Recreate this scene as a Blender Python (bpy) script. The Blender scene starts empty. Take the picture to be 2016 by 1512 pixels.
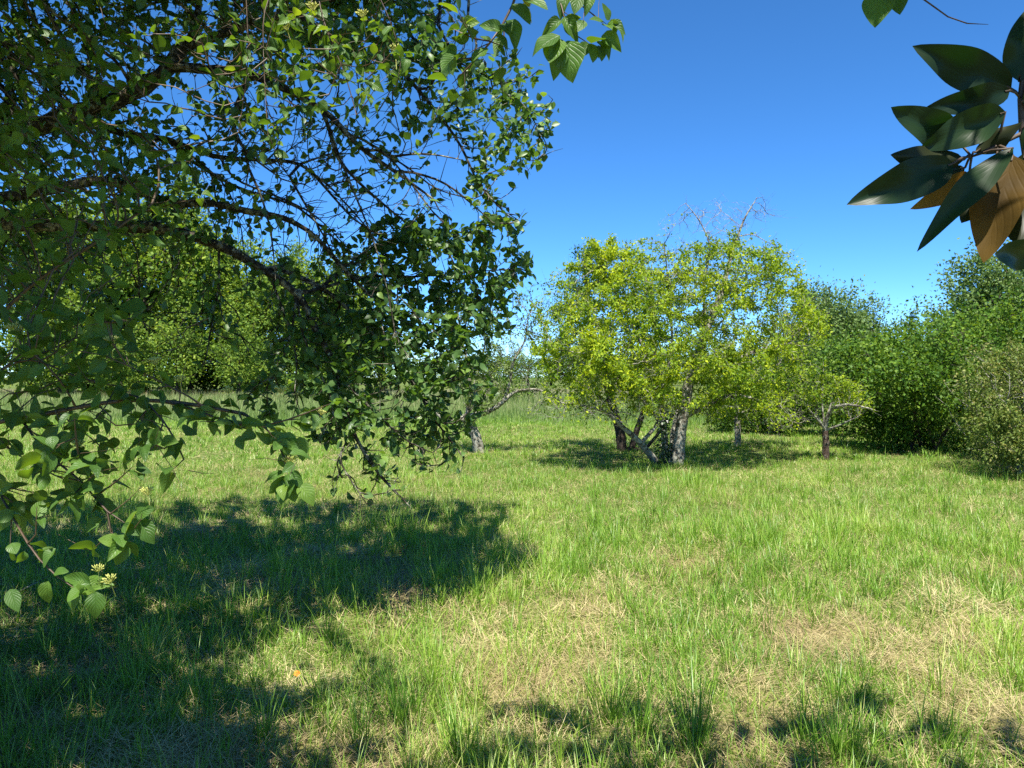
import bpy, math
import numpy as np
from mathutils import Vector, Matrix, Euler

# ------------------------------------------------------------------ camera, sky, sun, exposure
R = math.radians
SC = bpy.context.scene
COL = SC.collection
F, CX, CY = 1523.0, 1008.0, 756.0          # focal length and centre of the photograph, in its pixels
CAM_H, TILT = 1.6, R(0.6)
SUN_EL = 63.0

cam_d = bpy.data.cameras.new('camera')
cam_d.sensor_width = 36.0
cam_d.lens = 36.0 * F / 2016.0
cam_d.clip_start, cam_d.clip_end = 0.05, 3000.0
cam = bpy.data.objects.new('camera', cam_d)
cam.location = (0, 0, CAM_H)
cam.rotation_euler = (R(90) - TILT, 0, 0)
COL.objects.link(cam)
SC.camera = cam

w = bpy.data.worlds.new('World')
SC.world = w
w.use_nodes = True
nt = w.node_tree
nt.nodes.clear()
sky = nt.nodes.new('ShaderNodeTexSky')
sky.sky_type = 'NISHITA'
sky.sun_disc = False
sky.sun_elevation = R(SUN_EL)
sky.sun_rotation = R(180)
sky.altitude = 5500
sky.air_density = 1.0
sky.dust_density = 0.0
sky.ozone_density = 6.0
bg = nt.nodes.new('ShaderNodeBackground')
bg.inputs['Strength'].default_value = 0.125
ow = nt.nodes.new('ShaderNodeOutputWorld')
hs = nt.nodes.new('ShaderNodeHueSaturation')
hs.inputs['Saturation'].default_value = 1.17
hs.inputs['Hue'].default_value = 0.498
nt.links.new(sky.outputs[0], hs.inputs['Color'])
nt.links.new(hs.outputs[0], bg.inputs[0])
nt.links.new(bg.outputs[0], ow.inputs[0])

sun_d = bpy.data.lights.new('sun', 'SUN')
sun_d.energy = 5.0
sun_d.angle = R(0.53)
sun_d.color = (1.0, 0.95, 0.86)
sun = bpy.data.objects.new('sun', sun_d)
sun.rotation_euler = (R(90 - SUN_EL), 0, 0)
sun.location = (0, -20, 40)
COL.objects.link(sun)

SC.view_settings.view_transform = 'Standard'
SC.view_settings.look = 'None'
SC.view_settings.gamma = 1.0
SC.view_settings.exposure = 1.25
SC.cycles.max_bounces = 6
SC.cycles.diffuse_bounces = 3
SC.cycles.glossy_bounces = 2
SC.cycles.transmission_bounces = 3
SC.cycles.transparent_max_bounces = 4
SC.cycles.caustics_reflective = False
SC.cycles.caustics_refractive = False
SC.cycles.use_denoising = False

rng = np.random.default_rng(11)
ct, st = math.cos(TILT), math.sin(TILT)


def P(px, py, d):
    """world point seen at pixel px, py of the photograph at depth d"""
    xc = (np.asarray(px, float) - CX) / F
    yc = (CY - np.asarray(py, float)) / F
    d = np.asarray(d, float)
    return np.stack(np.broadcast_arrays(xc * d, d * (ct + yc * st), CAM_H + d * (yc * ct - st)), -1)


# ------------------------------------------------------------------ noise and terrain
_perm = np.random.default_rng(3).random((256, 256))


def vnoise(x, y):
    xi, yi = np.floor(x).astype(int), np.floor(y).astype(int)
    fx, fy = x - xi, y - yi
    fx, fy = fx * fx * (3 - 2 * fx), fy * fy * (3 - 2 * fy)
    g = lambda a, b: _perm[a & 255, b & 255]
    return ((g(xi, yi) * (1 - fx) + g(xi + 1, yi) * fx) * (1 - fy) + (g(xi, yi + 1) * (1 - fx) + g(xi + 1, yi + 1) * fx) * fy)


def fbm(x, y, o=4):
    s, a, t = 0, 1.0, 0
    for k in range(o):
        s = s + a * vnoise(x * 2 ** k + 17 * k, y * 2 ** k + 31 * k)
        t += a
        a *= 0.5
    return s / t


def height(x, y):
    x, y = np.asarray(x, float), np.asarray(y, float)
    near = np.exp(-(np.hypot(x, y) / 60) ** 2)
    return (fbm(x * 0.12 + 5, y * 0.12 + 9, 2) - 0.5) * 0.22 * near + (fbm(x * 0.9, y * 0.9, 3) - 0.5) * 0.10 * near


def ground_px(px, py):
    """ground point under a pixel below the horizon"""
    d = 5.0
    for _ in range(30):
        p = P(px, py, d)
        g = float(height(p[0], p[1]))
        d *= (CAM_H - g) / max(0.02, CAM_H - p[2])
    return P(px, py, d)


def greenness(x, y):
    """1 = lush grass, 0 = flattened straw"""
    a = fbm(x * 0.50 + 40, y * 0.42 + 3, 2)
    b = fbm(x * 2.3 + 11, y * 1.6 + 7, 3)
    v = 0.10 * a + 0.90 * b
    v = v + np.clip((y - 4.6) / 26, -0.07, 0.22) - 0.07 * np.exp(-((y - 9.6) / 0.5) ** 2) * (x < 0.2)
    v = v + 0.05 * np.exp(-((y - 6.2) / 1.6) ** 2) * np.exp(-((x + 0.5) / 1.2) ** 2)
    return np.clip((v - 0.29) / 0.25, 0, 1)


# ------------------------------------------------------------------ mesh helpers
def link_obj(name, me, parent=None):
    o = bpy.data.objects.new(name, me)
    COL.objects.link(o)
    if parent is not None:
        o.parent = parent
    return o


def make_mesh(name, V, faces, mat, tint=None, uv=None, smooth=True):
    """faces: list of (n,k) index arrays; tint: per-vertex float; uv: per-vertex (u,v)"""
    me = bpy.data.meshes.new(name)
    V = np.ascontiguousarray(V, dtype=np.float32)
    faces = [np.asarray(f) for f in faces if len(f)]
    me.vertices.add(len(V))
    me.vertices.foreach_set('co', V.ravel())
    loops = np.concatenate([f.ravel() for f in faces]).astype(np.int32)
    sizes = np.concatenate([np.full(len(f), f.shape[1], np.int32) for f in faces])
    starts = np.concatenate([[0], np.cumsum(sizes)[:-1]]).astype(np.int32)
    me.loops.add(len(loops))
    me.loops.foreach_set('vertex_index', loops)
    me.polygons.add(len(sizes))
    me.polygons.foreach_set('loop_start', starts)
    me.update(calc_edges=True)
    me.polygons.foreach_set('use_smooth', np.full(len(sizes), smooth, bool))
    if tint is not None:
        a = me.attributes.new('tint', 'FLOAT', 'POINT')
        a.data.foreach_set('value', np.ascontiguousarray(tint, dtype=np.float32))
    if uv is not None:
        l = me.uv_layers.new(name='UVMap')
        l.data.foreach_set('uv', np.ascontiguousarray(uv[loops], dtype=np.float32).ravel())
    me.materials.append(mat)
    me.update()
    return me


def mesh_obj(name, V, faces, mat, parent=None, **k):
    return link_obj(name, make_mesh(name, V, faces, mat, **k), parent)


def empty(name, loc=(0, 0, 0), label=None, cat=None, group=None):
    o = bpy.data.objects.new(name, None)
    o.location = loc
    o.empty_display_size = 0.2
    COL.objects.link(o)
    tag(o, label, cat, group)
    return o


def tag(o, label=None, cat=None, group=None, kind=None):
    if label: o['label'] = label
    if cat: o['category'] = cat
    if group: o['group'] = group
    if kind: o['kind'] = kind
    return o


def unit(v):
    return v / np.maximum(np.linalg.norm(v, axis=-1, keepdims=True), 1e-9)


def rand_unit(n, g=None):
    return unit((g or rng).normal(size=(n, 3)))


# ------------------------------------------------------------------ materials
def new_mat(name):
    m = bpy.data.materials.new(name)
    m.use_nodes = True
    n = m.node_tree
    n.nodes.clear()
    return m, n, n.nodes, n.links


def ramp(nodes, stops, interp='LINEAR'):
    r = nodes.new('ShaderNodeValToRGB')
    e = r.color_ramp.elements
    r.color_ramp.interpolation = interp
    while len(e) < len(stops):
        e.new(0.5)
    for i, (p, c) in enumerate(stops):
        e[i].position = p
        e[i].color = (*c, 1)
    return r


def leaf_material(name, stops, trans=0.35, rough=0.5, tcol=(1.5, 1.35, 0.5), patch=None, spec=0.4, veins=0.0, under=None):
    """leaves and blades: colour by the blade's own tint, partly translucent"""
    m, n, N, L = new_mat(name)
    at = N.new('ShaderNodeAttribute')
    at.attribute_name = 'tint'
    r = ramp(N, stops)
    fac = at.outputs['Fac']
    if patch:
        tc = N.new('ShaderNodeTexCoord')
        nz = N.new('ShaderNodeTexNoise')
        nz.inputs['Scale'].default_value = patch[0]
        nz.inputs['Detail'].default_value = 2
        L.new(tc.outputs['Object'], nz.inputs['Vector'])
        mm = N.new('ShaderNodeMath'); mm.operation = 'MULTIPLY_ADD'
        L.new(nz.outputs['Fac'], mm.inputs[0])
        mm.inputs[1].default_value = patch[1]
        a2 = N.new('ShaderNodeMath'); a2.operation = 'ADD'
        mm.inputs[2].default_value = -0.5 * patch[1]
        L.new(mm.outputs[0], a2.inputs[0]); L.new(fac, a2.inputs[1])
        fac = a2.outputs[0]
    L.new(fac, r.inputs[0])
    col = r.outputs[0]
    if under:
        ge = N.new('ShaderNodeNewGeometry')
        mu = N.new('ShaderNodeMix'); mu.data_type = 'RGBA'
        L.new(ge.outputs['Backfacing'], mu.inputs[0])
        L.new(col, mu.inputs[6]); mu.inputs[7].default_value = (*under, 1)
        col = mu.outputs[2]
    pb = N.new('ShaderNodeBsdfPrincipled')
    pb.inputs['Roughness'].default_value = rough
    pb.inputs['Specular IOR Level'].default_value = spec
    L.new(col, pb.inputs['Base Color'])
    if veins:
        uvn = N.new('ShaderNodeUVMap')
        sp = N.new('ShaderNodeSeparateXYZ')
        L.new(uvn.outputs[0], sp.inputs[0])
        ab = N.new('ShaderNodeMath'); ab.operation = 'ABSOLUTE'
        L.new(sp.outputs[0], ab.inputs[0])
        ma = N.new('ShaderNodeMath'); ma.operation = 'MULTIPLY_ADD'
        L.new(ab.outputs[0], ma.inputs[0]); ma.inputs[1].default_value = -0.45
        L.new(sp.outputs[1], ma.inputs[2])
        si = N.new('ShaderNodeMath'); si.operation = 'PINGPONG'
        L.new(ma.outputs[0], si.inputs[0]); si.inputs[1].default_value = 0.075
        sm = N.new('ShaderNodeMapRange')
        L.new(si.outputs[0], sm.inputs[0])
        sm.inputs[1].default_value = 0.0; sm.inputs[2].default_value = 0.03
        mr = N.new('ShaderNodeMapRange')
        L.new(ab.outputs[0], mr.inputs[0])
        mr.inputs[1].default_value = 0.0; mr.inputs[2].default_value = 0.08
        mn = N.new('ShaderNodeMath'); mn.operation = 'MINIMUM'
        L.new(sm.outputs[0], mn.inputs[0]); L.new(mr.outputs[0], mn.inputs[1])
        bp = N.new('ShaderNodeBump')
        bp.inputs['Strength'].default_value = veins
        bp.inputs['Distance'].default_value = 0.002
        L.new(mn.outputs[0], bp.inputs['Height'])
        L.new(bp.outputs[0], pb.inputs['Normal'])
    out = N.new('ShaderNodeOutputMaterial')
    if trans > 0:
        tb = N.new('ShaderNodeBsdfTranslucent')
        mx = N.new('ShaderNodeMix'); mx.data_type = 'RGBA'; mx.blend_type = 'MULTIPLY'
        mx.inputs[0].default_value = 1.0
        L.new(col, mx.inputs[6]); mx.inputs[7].default_value = (*tcol, 1)
        L.new(mx.outputs[2], tb.inputs[0])
        ms = N.new('ShaderNodeMixShader')
        ms.inputs[0].default_value = trans
        L.new(pb.outputs[0], ms.inputs[1]); L.new(tb.outputs[0], ms.inputs[2])
        L.new(ms.outputs[0], out.inputs[0])
    else:
        L.new(pb.outputs[0], out.inputs[0])
    return m


def bark_material(name, dark, mid, lichen, amount=0.5, scale=22.0):
    m, n, N, L = new_mat(name)
    tc = N.new('ShaderNodeTexCoord')
    n1 = N.new('ShaderNodeTexNoise'); n1.inputs['Scale'].default_value = scale; n1.inputs['Detail'].default_value = 6; n1.inputs['Roughness'].default_value = 0.65
    n2 = N.new('ShaderNodeTexNoise'); n2.inputs['Scale'].default_value = scale * 3.7; n2.inputs['Detail'].default_value = 4
    mp = N.new('ShaderNodeMapping'); mp.inputs['Scale'].default_value = (1, 1, 0.35)
    L.new(tc.outputs['Object'], n1.inputs['Vector'])
    L.new(tc.outputs['Object'], mp.inputs['Vector']); L.new(mp.outputs[0], n2.inputs['Vector'])
    r1 = ramp(N, [(0.3, dark), (0.7, mid)])
    L.new(n2.outputs['Fac'], r1.inputs[0])
    r2 = ramp(N, [(max(0.02, 0.62 - 0.35 * amount), (0, 0, 0)), (min(0.98, 0.72 - 0.3 * amount), (1, 1, 1))])
    L.new(n1.outputs['Fac'], r2.inputs[0])
    mx = N.new('ShaderNodeMix'); mx.data_type = 'RGBA'
    L.new(r2.outputs[0], mx.inputs[0]); L.new(r1.outputs[0], mx.inputs[6]); mx.inputs[7].default_value = (*lichen, 1)
    pb = N.new('ShaderNodeBsdfPrincipled'); pb.inputs['Roughness'].default_value = 0.9; pb.inputs['Specular IOR Level'].default_value = 0.15
    L.new(mx.outputs[2], pb.inputs['Base Color'])
    bp = N.new('ShaderNodeBump'); bp.inputs['Strength'].default_value = 0.9; bp.inputs['Distance'].default_value = 0.012
    ad = N.new('ShaderNodeMath'); ad.operation = 'ADD'
    L.new(n1.outputs['Fac'], ad.inputs[0]); L.new(n2.outputs['Fac'], ad.inputs[1])
    L.new(ad.outputs[0], bp.inputs['Height']); L.new(bp.outputs[0], pb.inputs['Normal'])
    out = N.new('ShaderNodeOutputMaterial'); L.new(pb.outputs[0], out.inputs[0])
    return m


def plain_material(name, c, rough=0.7, noise=0.25, scale=30):
    m, n, N, L = new_mat(name)
    tc = N.new('ShaderNodeTexCoord')
    nz = N.new('ShaderNodeTexNoise'); nz.inputs['Scale'].default_value = scale; nz.inputs['Detail'].default_value = 4
    L.new(tc.outputs['Object'], nz.inputs['Vector'])
    r = ramp(N, [(0.25, tuple(x * (1 - noise) for x in c)), (0.75, tuple(min(1, x * (1 + noise)) for x in c))])
    L.new(nz.outputs['Fac'], r.inputs[0])
    pb = N.new('ShaderNodeBsdfPrincipled'); pb.inputs['Roughness'].default_value = rough
    L.new(r.outputs[0], pb.inputs['Base Color'])
    out = N.new('ShaderNodeOutputMaterial'); L.new(pb.outputs[0], out.inputs[0])
    return m


M = {}
M['fruit_leaf'] = leaf_material('fruit_leaf', [(0, (0.040, 0.090, 0.026)), (0.6, (0.085, 0.165, 0.040)), (1, (0.17, 0.27, 0.055))], 0.36, 0.42, (1.7, 1.7, 0.45), spec=0.45)
M['dogwood_leaf'] = leaf_material('dogwood_leaf', [(0, (0.045, 0.105, 0.020)), (0.6, (0.090, 0.185, 0.028)), (1, (0.18, 0.28, 0.038))], 0.40, 0.45, (1.9, 1.6, 0.35), veins=0.45)
M['magnolia_leaf'] = leaf_material('magnolia_leaf', [(0, (0.009, 0.022, 0.011)), (1, (0.018, 0.038, 0.013))], 0.14, 0.40, (2.2, 3.2, 0.4), spec=0.16, veins=0.06, under=(0.020, 0.024, 0.010))
M['magnolia_brown'] = leaf_material('magnolia_brown', [(0, (0.040, 0.026, 0.008)), (1, (0.19, 0.11, 0.020))], 0.4, 0.6, (1.8, 1.4, 0.8), spec=0.15, veins=0.2, patch=(14, 1.1))
M['lime_leaf'] = leaf_material('lime_leaf', [(0, (0.085, 0.175, 0.020)), (0.5, (0.235, 0.345, 0.024)), (1, (0.47, 0.53, 0.020))], 0.42, 0.6, (1.35, 1.3, 0.5), patch=(1.1, 1.1), spec=0.2)
M['mid_leaf'] = leaf_material('mid_leaf', [(0, (0.050, 0.11, 0.025)), (0.6, (0.095, 0.18, 0.032)), (1, (0.19, 0.27, 0.04))], 0.36, 0.5, (1.4, 1.4, 0.5), patch=(0.9, 0.8))
M['grey_leaf'] = leaf_material('grey_leaf', [(0, (0.08, 0.14, 0.035)), (1, (0.23, 0.31, 0.075))], 0.35, 0.55, (1.3, 1.3, 0.6), patch=(1.2, 0.8))
M['bush_leaf'] = leaf_material('bush_leaf', [(0, (0.030, 0.080, 0.014)), (0.5, (0.080, 0.165, 0.020)), (1, (0.20, 0.29, 0.030))], 0.32, 0.5, (1.5, 1.4, 0.45), patch=(0.8, 0.9), spec=0.15)
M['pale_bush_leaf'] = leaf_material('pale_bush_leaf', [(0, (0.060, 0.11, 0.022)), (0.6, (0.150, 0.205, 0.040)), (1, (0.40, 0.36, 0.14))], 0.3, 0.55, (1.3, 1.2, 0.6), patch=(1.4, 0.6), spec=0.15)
M['blue_leaf'] = leaf_material('blue_leaf', [(0, (0.070, 0.130, 0.042)), (1, (0.185, 0.270, 0.080))], 0.3, 0.55, (1.3, 1.4, 0.7), patch=(0.5, 0.8), spec=0.15)
M['wood_leaf'] = leaf_material('wood_leaf', [(0, (0.060, 0.125, 0.022)), (0.5, (0.135, 0.225, 0.032)), (1, (0.29, 0.36, 0.048))], 0.35, 0.55, (1.4, 1.35, 0.5), patch=(0.35, 1.2), spec=0.15)
M['ivy_leaf'] = leaf_material('ivy_leaf', [(0, (0.018, 0.045, 0.014)), (1, (0.045, 0.09, 0.022))], 0.15, 0.35, spec=0.5)
M['grass'] = leaf_material('grass_blade', [(0, (0.080, 0.180, 0.019)), (0.45, (0.185, 0.345, 0.032)), (0.8, (0.31, 0.43, 0.058)), (1, (0.48, 0.50, 0.16))], 0.38, 0.42, (1.25, 1.3, 0.5), spec=0.45)
M['straw'] = leaf_material('straw_blade', [(0, (0.20, 0.145, 0.070)), (0.5, (0.40, 0.325, 0.155)), (1, (0.60, 0.52, 0.27))], 0.2, 0.6, (1.1, 1.0, 0.8))
M['meadow'] = leaf_material('meadow_blade', [(0, (0.12, 0.22, 0.04)), (0.5, (0.24, 0.31, 0.10)), (1, (0.42, 0.36, 0.22))], 0.35, 0.6, (1.2, 1.2, 0.7), patch=(0.11, 1.1))
M['flower'] = leaf_material('dogwood_flower', [(0, (0.42, 0.46, 0.09)), (1, (0.72, 0.70, 0.24))], 0.25, 0.6, (1.1, 1.1, 0.6))
M['bark'] = bark_material('lichen_bark', (0.014, 0.011, 0.008), (0.065, 0.054, 0.040), (0.27, 0.26, 0.19), 0.36)
M['pale_bark'] = bark_material('pale_bark', (0.030, 0.025, 0.018), (0.11, 0.096, 0.072), (0.30, 0.29, 0.235), 0.6, 16)
M['brown_bark'] = bark_material('brown_bark', (0.022, 0.014, 0.010), (0.10, 0.066, 0.048), (0.20, 0.18, 0.14), 0.25)
M['dark_bark'] = bark_material('dark_bark', (0.016, 0.012, 0.009), (0.075, 0.055, 0.042), (0.17, 0.16, 0.12), 0.2)
M['stem'] = plain_material('dogwood_stem', (0.085, 0.055, 0.03), 0.55, 0.45, 60)
M['magnolia_stem'] = plain_material('magnolia_stem', (0.055, 0.035, 0.02), 0.6, 0.4, 40)
M['lichen'] = leaf_material('lichen_tuft', [(0, (0.20, 0.20, 0.13)), (1, (0.48, 0.48, 0.36))], 0.1, 0.9)


def ground_material():
    m, n, N, L = new_mat('meadow_ground')
    tc = N.new('ShaderNodeTexCoord')
    at = N.new('ShaderNodeAttribute'); at.attribute_name = 'tint'
    nz = N.new('ShaderNodeTexNoise'); nz.inputs['Scale'].default_value = 9; nz.inputs['Detail'].default_value = 8; nz.inputs['Roughness'].default_value = 0.7
    L.new(tc.outputs['Object'], nz.inputs['Vector'])
    ra = ramp(N, [(0.25, (0.10, 0.080, 0.036)), (0.55, (0.26, 0.215, 0.09)), (0.8, (0.38, 0.32, 0.15))])
    rb = ramp(N, [(0.25, (0.035, 0.060, 0.015)), (0.6, (0.10, 0.15, 0.030)), (0.8, (0.20, 0.21, 0.07))])
    L.new(nz.outputs['Fac'], ra.inputs[0]); L.new(nz.outputs['Fac'], rb.inputs[0])
    mx = N.new('ShaderNodeMix'); mx.data_type = 'RGBA'
    L.new(at.outputs['Fac'], mx.inputs[0]); L.new(ra.outputs[0], mx.inputs[6]); L.new(rb.outputs[0], mx.inputs[7])
    pb = N.new('ShaderNodeBsdfPrincipled'); pb.inputs['Roughness'].default_value = 1.0; pb.inputs['Specular IOR Level'].default_value = 0.05
    L.new(mx.outputs[2], pb.inputs['Base Color'])
    bp = N.new('ShaderNodeBump'); bp.inputs['Strength'].default_value = 0.7; bp.inputs['Distance'].default_value = 0.03
    L.new(nz.outputs['Fac'], bp.inputs['Height']); L.new(bp.outputs[0], pb.inputs['Normal'])
    out = N.new('ShaderNodeOutputMaterial'); L.new(pb.outputs[0], out.inputs[0])
    return m


# ------------------------------------------------------------------ ground
def build_ground():
    s = np.linspace(-1, 1, 281)
    gx = 700 * np.sign(s) * np.abs(s) ** 3.2
    gy = 12 + 900 * np.sign(s) * np.abs(s) ** 3.2
    X, Y = np.meshgrid(gx, gy)
    Z = height(X, Y)
    V = np.stack([X, Y, Z], -1).reshape(-1, 3)
    n = len(s)
    i = (np.arange(n - 1)[:, None] * n + np.arange(n - 1)[None]).ravel()
    faces = np.stack([i, i + 1, i + n + 1, i + n], -1)
    o = mesh_obj('ground', V, [faces], ground_material(), tint=np.clip(greenness(V[:, 0], V[:, 1]) * 0.8 + 0.1, 0, 1))
    tag(o, 'sunlit meadow ground of green and straw coloured turf', 'ground', kind='structure')


build_ground()


# ------------------------------------------------------------------ grass
def in_view(x, y, margin=1.2):
    return np.abs(x) < 0.69 * y + margin


def sample_ground(y0, y1, density, g):
    xm = 0.69 * y1 + 1.2
    n = int((y1 - y0) * 2 * xm * density)
    x, y = g.uniform(-xm, xm, n), g.uniform(y0, y1, n)
    k = in_view(x, y)
    return x[k], y[k]


def blades(x, y, L, W, az, lean, curl, tint, segs, flat=0.0, z0=None):
    """grass blades as bent tapering strips"""
    n = len(x)
    z = height(x, y) - 0.008 if z0 is None else z0
    t = np.linspace(0, 1, segs + 1)
    ang = lean[:, None] + curl[:, None] * t[None]               # tilt from vertical along the blade
    dt = L[:, None] / segs
    dh = np.sin(ang) * dt
    dv = np.cos(ang) * dt
    h = np.concatenate([np.zeros((n, 1)), np.cumsum(dh[:, :-1], 1)], 1)
    v = np.concatenate([np.zeros((n, 1)), np.cumsum(dv[:, :-1], 1)], 1)
    v = np.maximum(v, 0.004 * np.arange(segs + 1)[None] * flat)
    ca, sa = np.cos(az)[:, None], np.sin(az)[:, None]
    cx, cy, cz = x[:, None] + h * ca, y[:, None] + h * sa, z[:, None] + v
    wd = W[:, None] * (1 - t[None] ** 1.8) * 0.5 * (0.7 + 0.6 * t[None] * (1 - t[None]) * 2)
    wd[:, -1] = 0
    tw = az + np.pi / 2 + rng.uniform(-0.5, 0.5, n)
    sx, sy = np.cos(tw)[:, None] * wd, np.sin(tw)[:, None] * wd
    Lp = np.stack([cx - sx, cy - sy, cz], -1)
    Rp = np.stack([cx + sx, cy + sy, cz], -1)
    # per blade: L0 R0 L1 R1 ... tip
    parts = []
    for k in range(segs):
        parts += [Lp[:, k], Rp[:, k]]
    parts.append(Lp[:, segs])
    V = np.stack(parts, 1)
    m = 2 * segs + 1
    base = np.arange(n)[:, None] * m
    quads = [base + np.array([[2 * k, 2 * k + 1, 2 * k + 3, 2 * k + 2]]) for k in range(segs - 1)]
    tri = base + np.array([[2 * segs - 2, 2 * segs - 1, 2 * segs]])
    T = np.repeat(tint[:, None], m, 1)
    return V.reshape(-1, 3), (np.concatenate(quads) if quads else np.zeros((0, 4), int)), tri, T.ravel()


class Bag:
    def __init__(s):
        s.V, s.Q, s.T3, s.T, s.n = [], [], [], [], 0

    def add(s, V, q, t, tint):
        s.V.append(V); s.Q.append(q + s.n); s.T3.append(t + s.n); s.T.append(tint); s.n += len(V)

    def build(s, name, mat, parent=None):
        return mesh_obj(name, np.concatenate(s.V), [np.concatenate(s.Q), np.concatenate(s.T3)], mat, parent, tint=np.concatenate(s.T))


def build_grass():
    g = rng
    gr, strw, mead = Bag(), Bag(), Bag()
    # y0, y1, density, blade width, segments, clump jitter
    for y0, y1, den, wid, segs in ((1.9, 4.5, 5200, 0.0042, 4), (4.5, 8, 3300, 0.0052, 3), (8, 14, 2500, 0.0058, 2), (14, 32, 950, 0.0105, 2)):
        x, y = sample_ground(y0, y1, den * 0.62, g)
        G = greenness(x, y)
        tuft = fbm(x * 4.2 + 3, y * 4.2 + 8, 2)
        keep = g.random(len(x)) < (0.52 + 0.36 * G) * np.clip((tuft - 0.22) * 2.6, 0.25, 1)
        x, y = x[keep], y[keep]
        az = g.uniform(0, 2 * np.pi, len(x))
        L = 0.035 + 0.13 * g.random(len(x)) ** 1.7
        lean = g.uniform(0.0, 0.6, len(x))
        # tussocks: blades fanning out from one crown
        tx, ty = sample_ground(y0, y1, den * (0.012 if y0 < 8 else 0.006), g)
        tk = g.random(len(tx)) < 0.25 + 0.75 * greenness(tx, ty)
        tx, ty = tx[tk], ty[tk]
        m = g.integers(10, 42, len(tx))
        ti = np.repeat(np.arange(len(tx)), m)
        ta = g.uniform(0, 2 * np.pi, len(ti)); tr = np.abs(g.normal(0, 0.045, len(ti))) * (1 + 0.02 * m[ti])
        th = g.uniform(0.10, 0.27, len(tx)) * (0.6 + 0.8 * fbm(tx * 0.8 + 90, ty * 0.8 + 20, 2)) * np.where(g.random(len(tx)) < .16, 1.55, 1) * np.where((g.random(len(tx)) < .14) & (ty < 4.4), 1.5, 1)
        x = np.concatenate([x, tx[ti] + tr * np.cos(ta)]); y = np.concatenate([y, ty[ti] + tr * np.sin(ta)])
        az = np.concatenate([az, ta + g.normal(0, 0.5, len(ti))])
        L = np.concatenate([L, th[ti] * g.uniform(0.45, 1.1, len(ti))])
        lean = np.concatenate([lean, g.uniform(0.0, 0.25, len(ti)) + tr * 4])
        tj = np.concatenate([np.zeros(len(x) - len(ti)), g.normal(0, 0.10, len(tx))[ti]])
        n = len(x)
        tall = g.random(n) < 0.012
        L = np.where(tall, g.uniform(0.22, 0.42, n), L)
        lean = np.where(tall, lean * 0.6, lean)
        L = L * np.clip(1.12 - .045 * (y - 5), .72, 1.0)
        curl = g.uniform(0.1, 1.2, n) * np.where(tall, 0.6, 1)
        G = greenness(x, y)
        tint = np.clip(0.44 + tj + 0.5 * (fbm(x * 0.7 + 7, y * 0.7, 2) - 0.5) + g.normal(0, 0.14, n) + 0.12 * (1 - G), 0, 1)
        tint = np.where(g.random(n) < 0.07, g.uniform(0.8, 1, n), tint)
        gr.add(*blades(x, y, L, wid * g.uniform(0.6, 1.5, n), az, lean, curl, tint, segs))
    for y0, y1, den, wid, segs in ((1.9, 4.5, 3400, 0.0034, 2), (4.5, 8, 2000, 0.0045, 2), (8, 14, 1200, 0.007, 1), (14, 24, 330, 0.013, 1)):
        x, y = sample_ground(y0, y1, den, g)
        G = greenness(x, y)
        keep = g.random(len(x)) < np.clip(1.1 - 0.55 * G, 0, 1)
        x, y, G = x[keep], y[keep], G[keep]
        n = len(x)
        L = g.uniform(0.05, 0.20, n)
        lean = g.normal(1.40, 0.20, n)
        curl = g.normal(0.0, 0.25, n)
        az = np.where(g.random(n) < 0.25, fbm(x * 1.9 + 50, y * 1.9, 2) * 14, g.uniform(0, 6.28, n))
        tint = np.clip(fbm(x * 1.3, y * 1.3 + 60, 3) + g.normal(0, 0.2, n), 0, 1)
        z0 = height(x, y) + g.uniform(0.002, 0.03, n) + 0.045 * (1 - G) * fbm(x * 2.5, y * 2.5, 2)
        strw.add(*blades(x, y, L, wid * g.uniform(0.6, 1.4, n), az, lean, curl, tint, segs, flat=0.0, z0=z0))
    # tall unmown meadow beyond the orchard
    for y0, y1, den, wid, hh in ((21, 36, 190, 0.018, 0.40), (36, 64, 80, 0.034, 0.60)):
        x, y = sample_ground(y0, y1, den, g)
        edge = 23 + 5 * (fbm(x * 0.15, x * 0.0 + 2, 2) - 0.5) - 0.05 * x
        keep = (g.random(len(x)) < np.clip((y - edge) / 9, 0, 1)) & (x < 6 + 0.1 * y)
        x, y = x[keep], y[keep]
        n = len(x)
        L = hh * np.clip((y - 14) / 16, .4, 1) * g.uniform(0.5, 1.25, n) * (0.6 + 0.8 * fbm(x * 0.4, y * 0.4, 2))
        tint = np.clip(g.normal(0.40, 0.2, n) + 0.022 * np.clip(y - 36, -14, 24), 0, 1)
        mead.add(*blades(x, y, L, wid * g.uniform(0.5, 1.3, n), g.uniform(0, 6.28, n), g.uniform(0, 0.35, n), g.uniform(0.1, 0.8, n), tint, 2))
    # a few tall blades and dark stalks standing up in front
    spec = [(442, 1432, 487, 1322, 0.35), (455, 1440, 510, 1352, 0.5), (470, 1440, 530, 1343, 0.75), (700, 1445, 722, 1355, 0.02), (740, 1440, 757, 1345, 0.2),
            (1044, 1500, 1057, 1438, 0.1), (1290, 1420, 1262, 1334, 0.1), (1885, 1480, 1903, 1398, 0.1), (1700, 1508, 1688, 1430, 0.05), (1840, 1490, 1822, 1415, 0.3),
            (1800, 1500, 1775, 1420, 0.55), (1030, 1130, 1037, 1040, 0.0), (1010, 1130, 1006, 1030, 0.05), (1475, 1130, 1490, 1075, 0.1), (1550, 1140, 1541, 1060, 0.1)]
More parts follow.
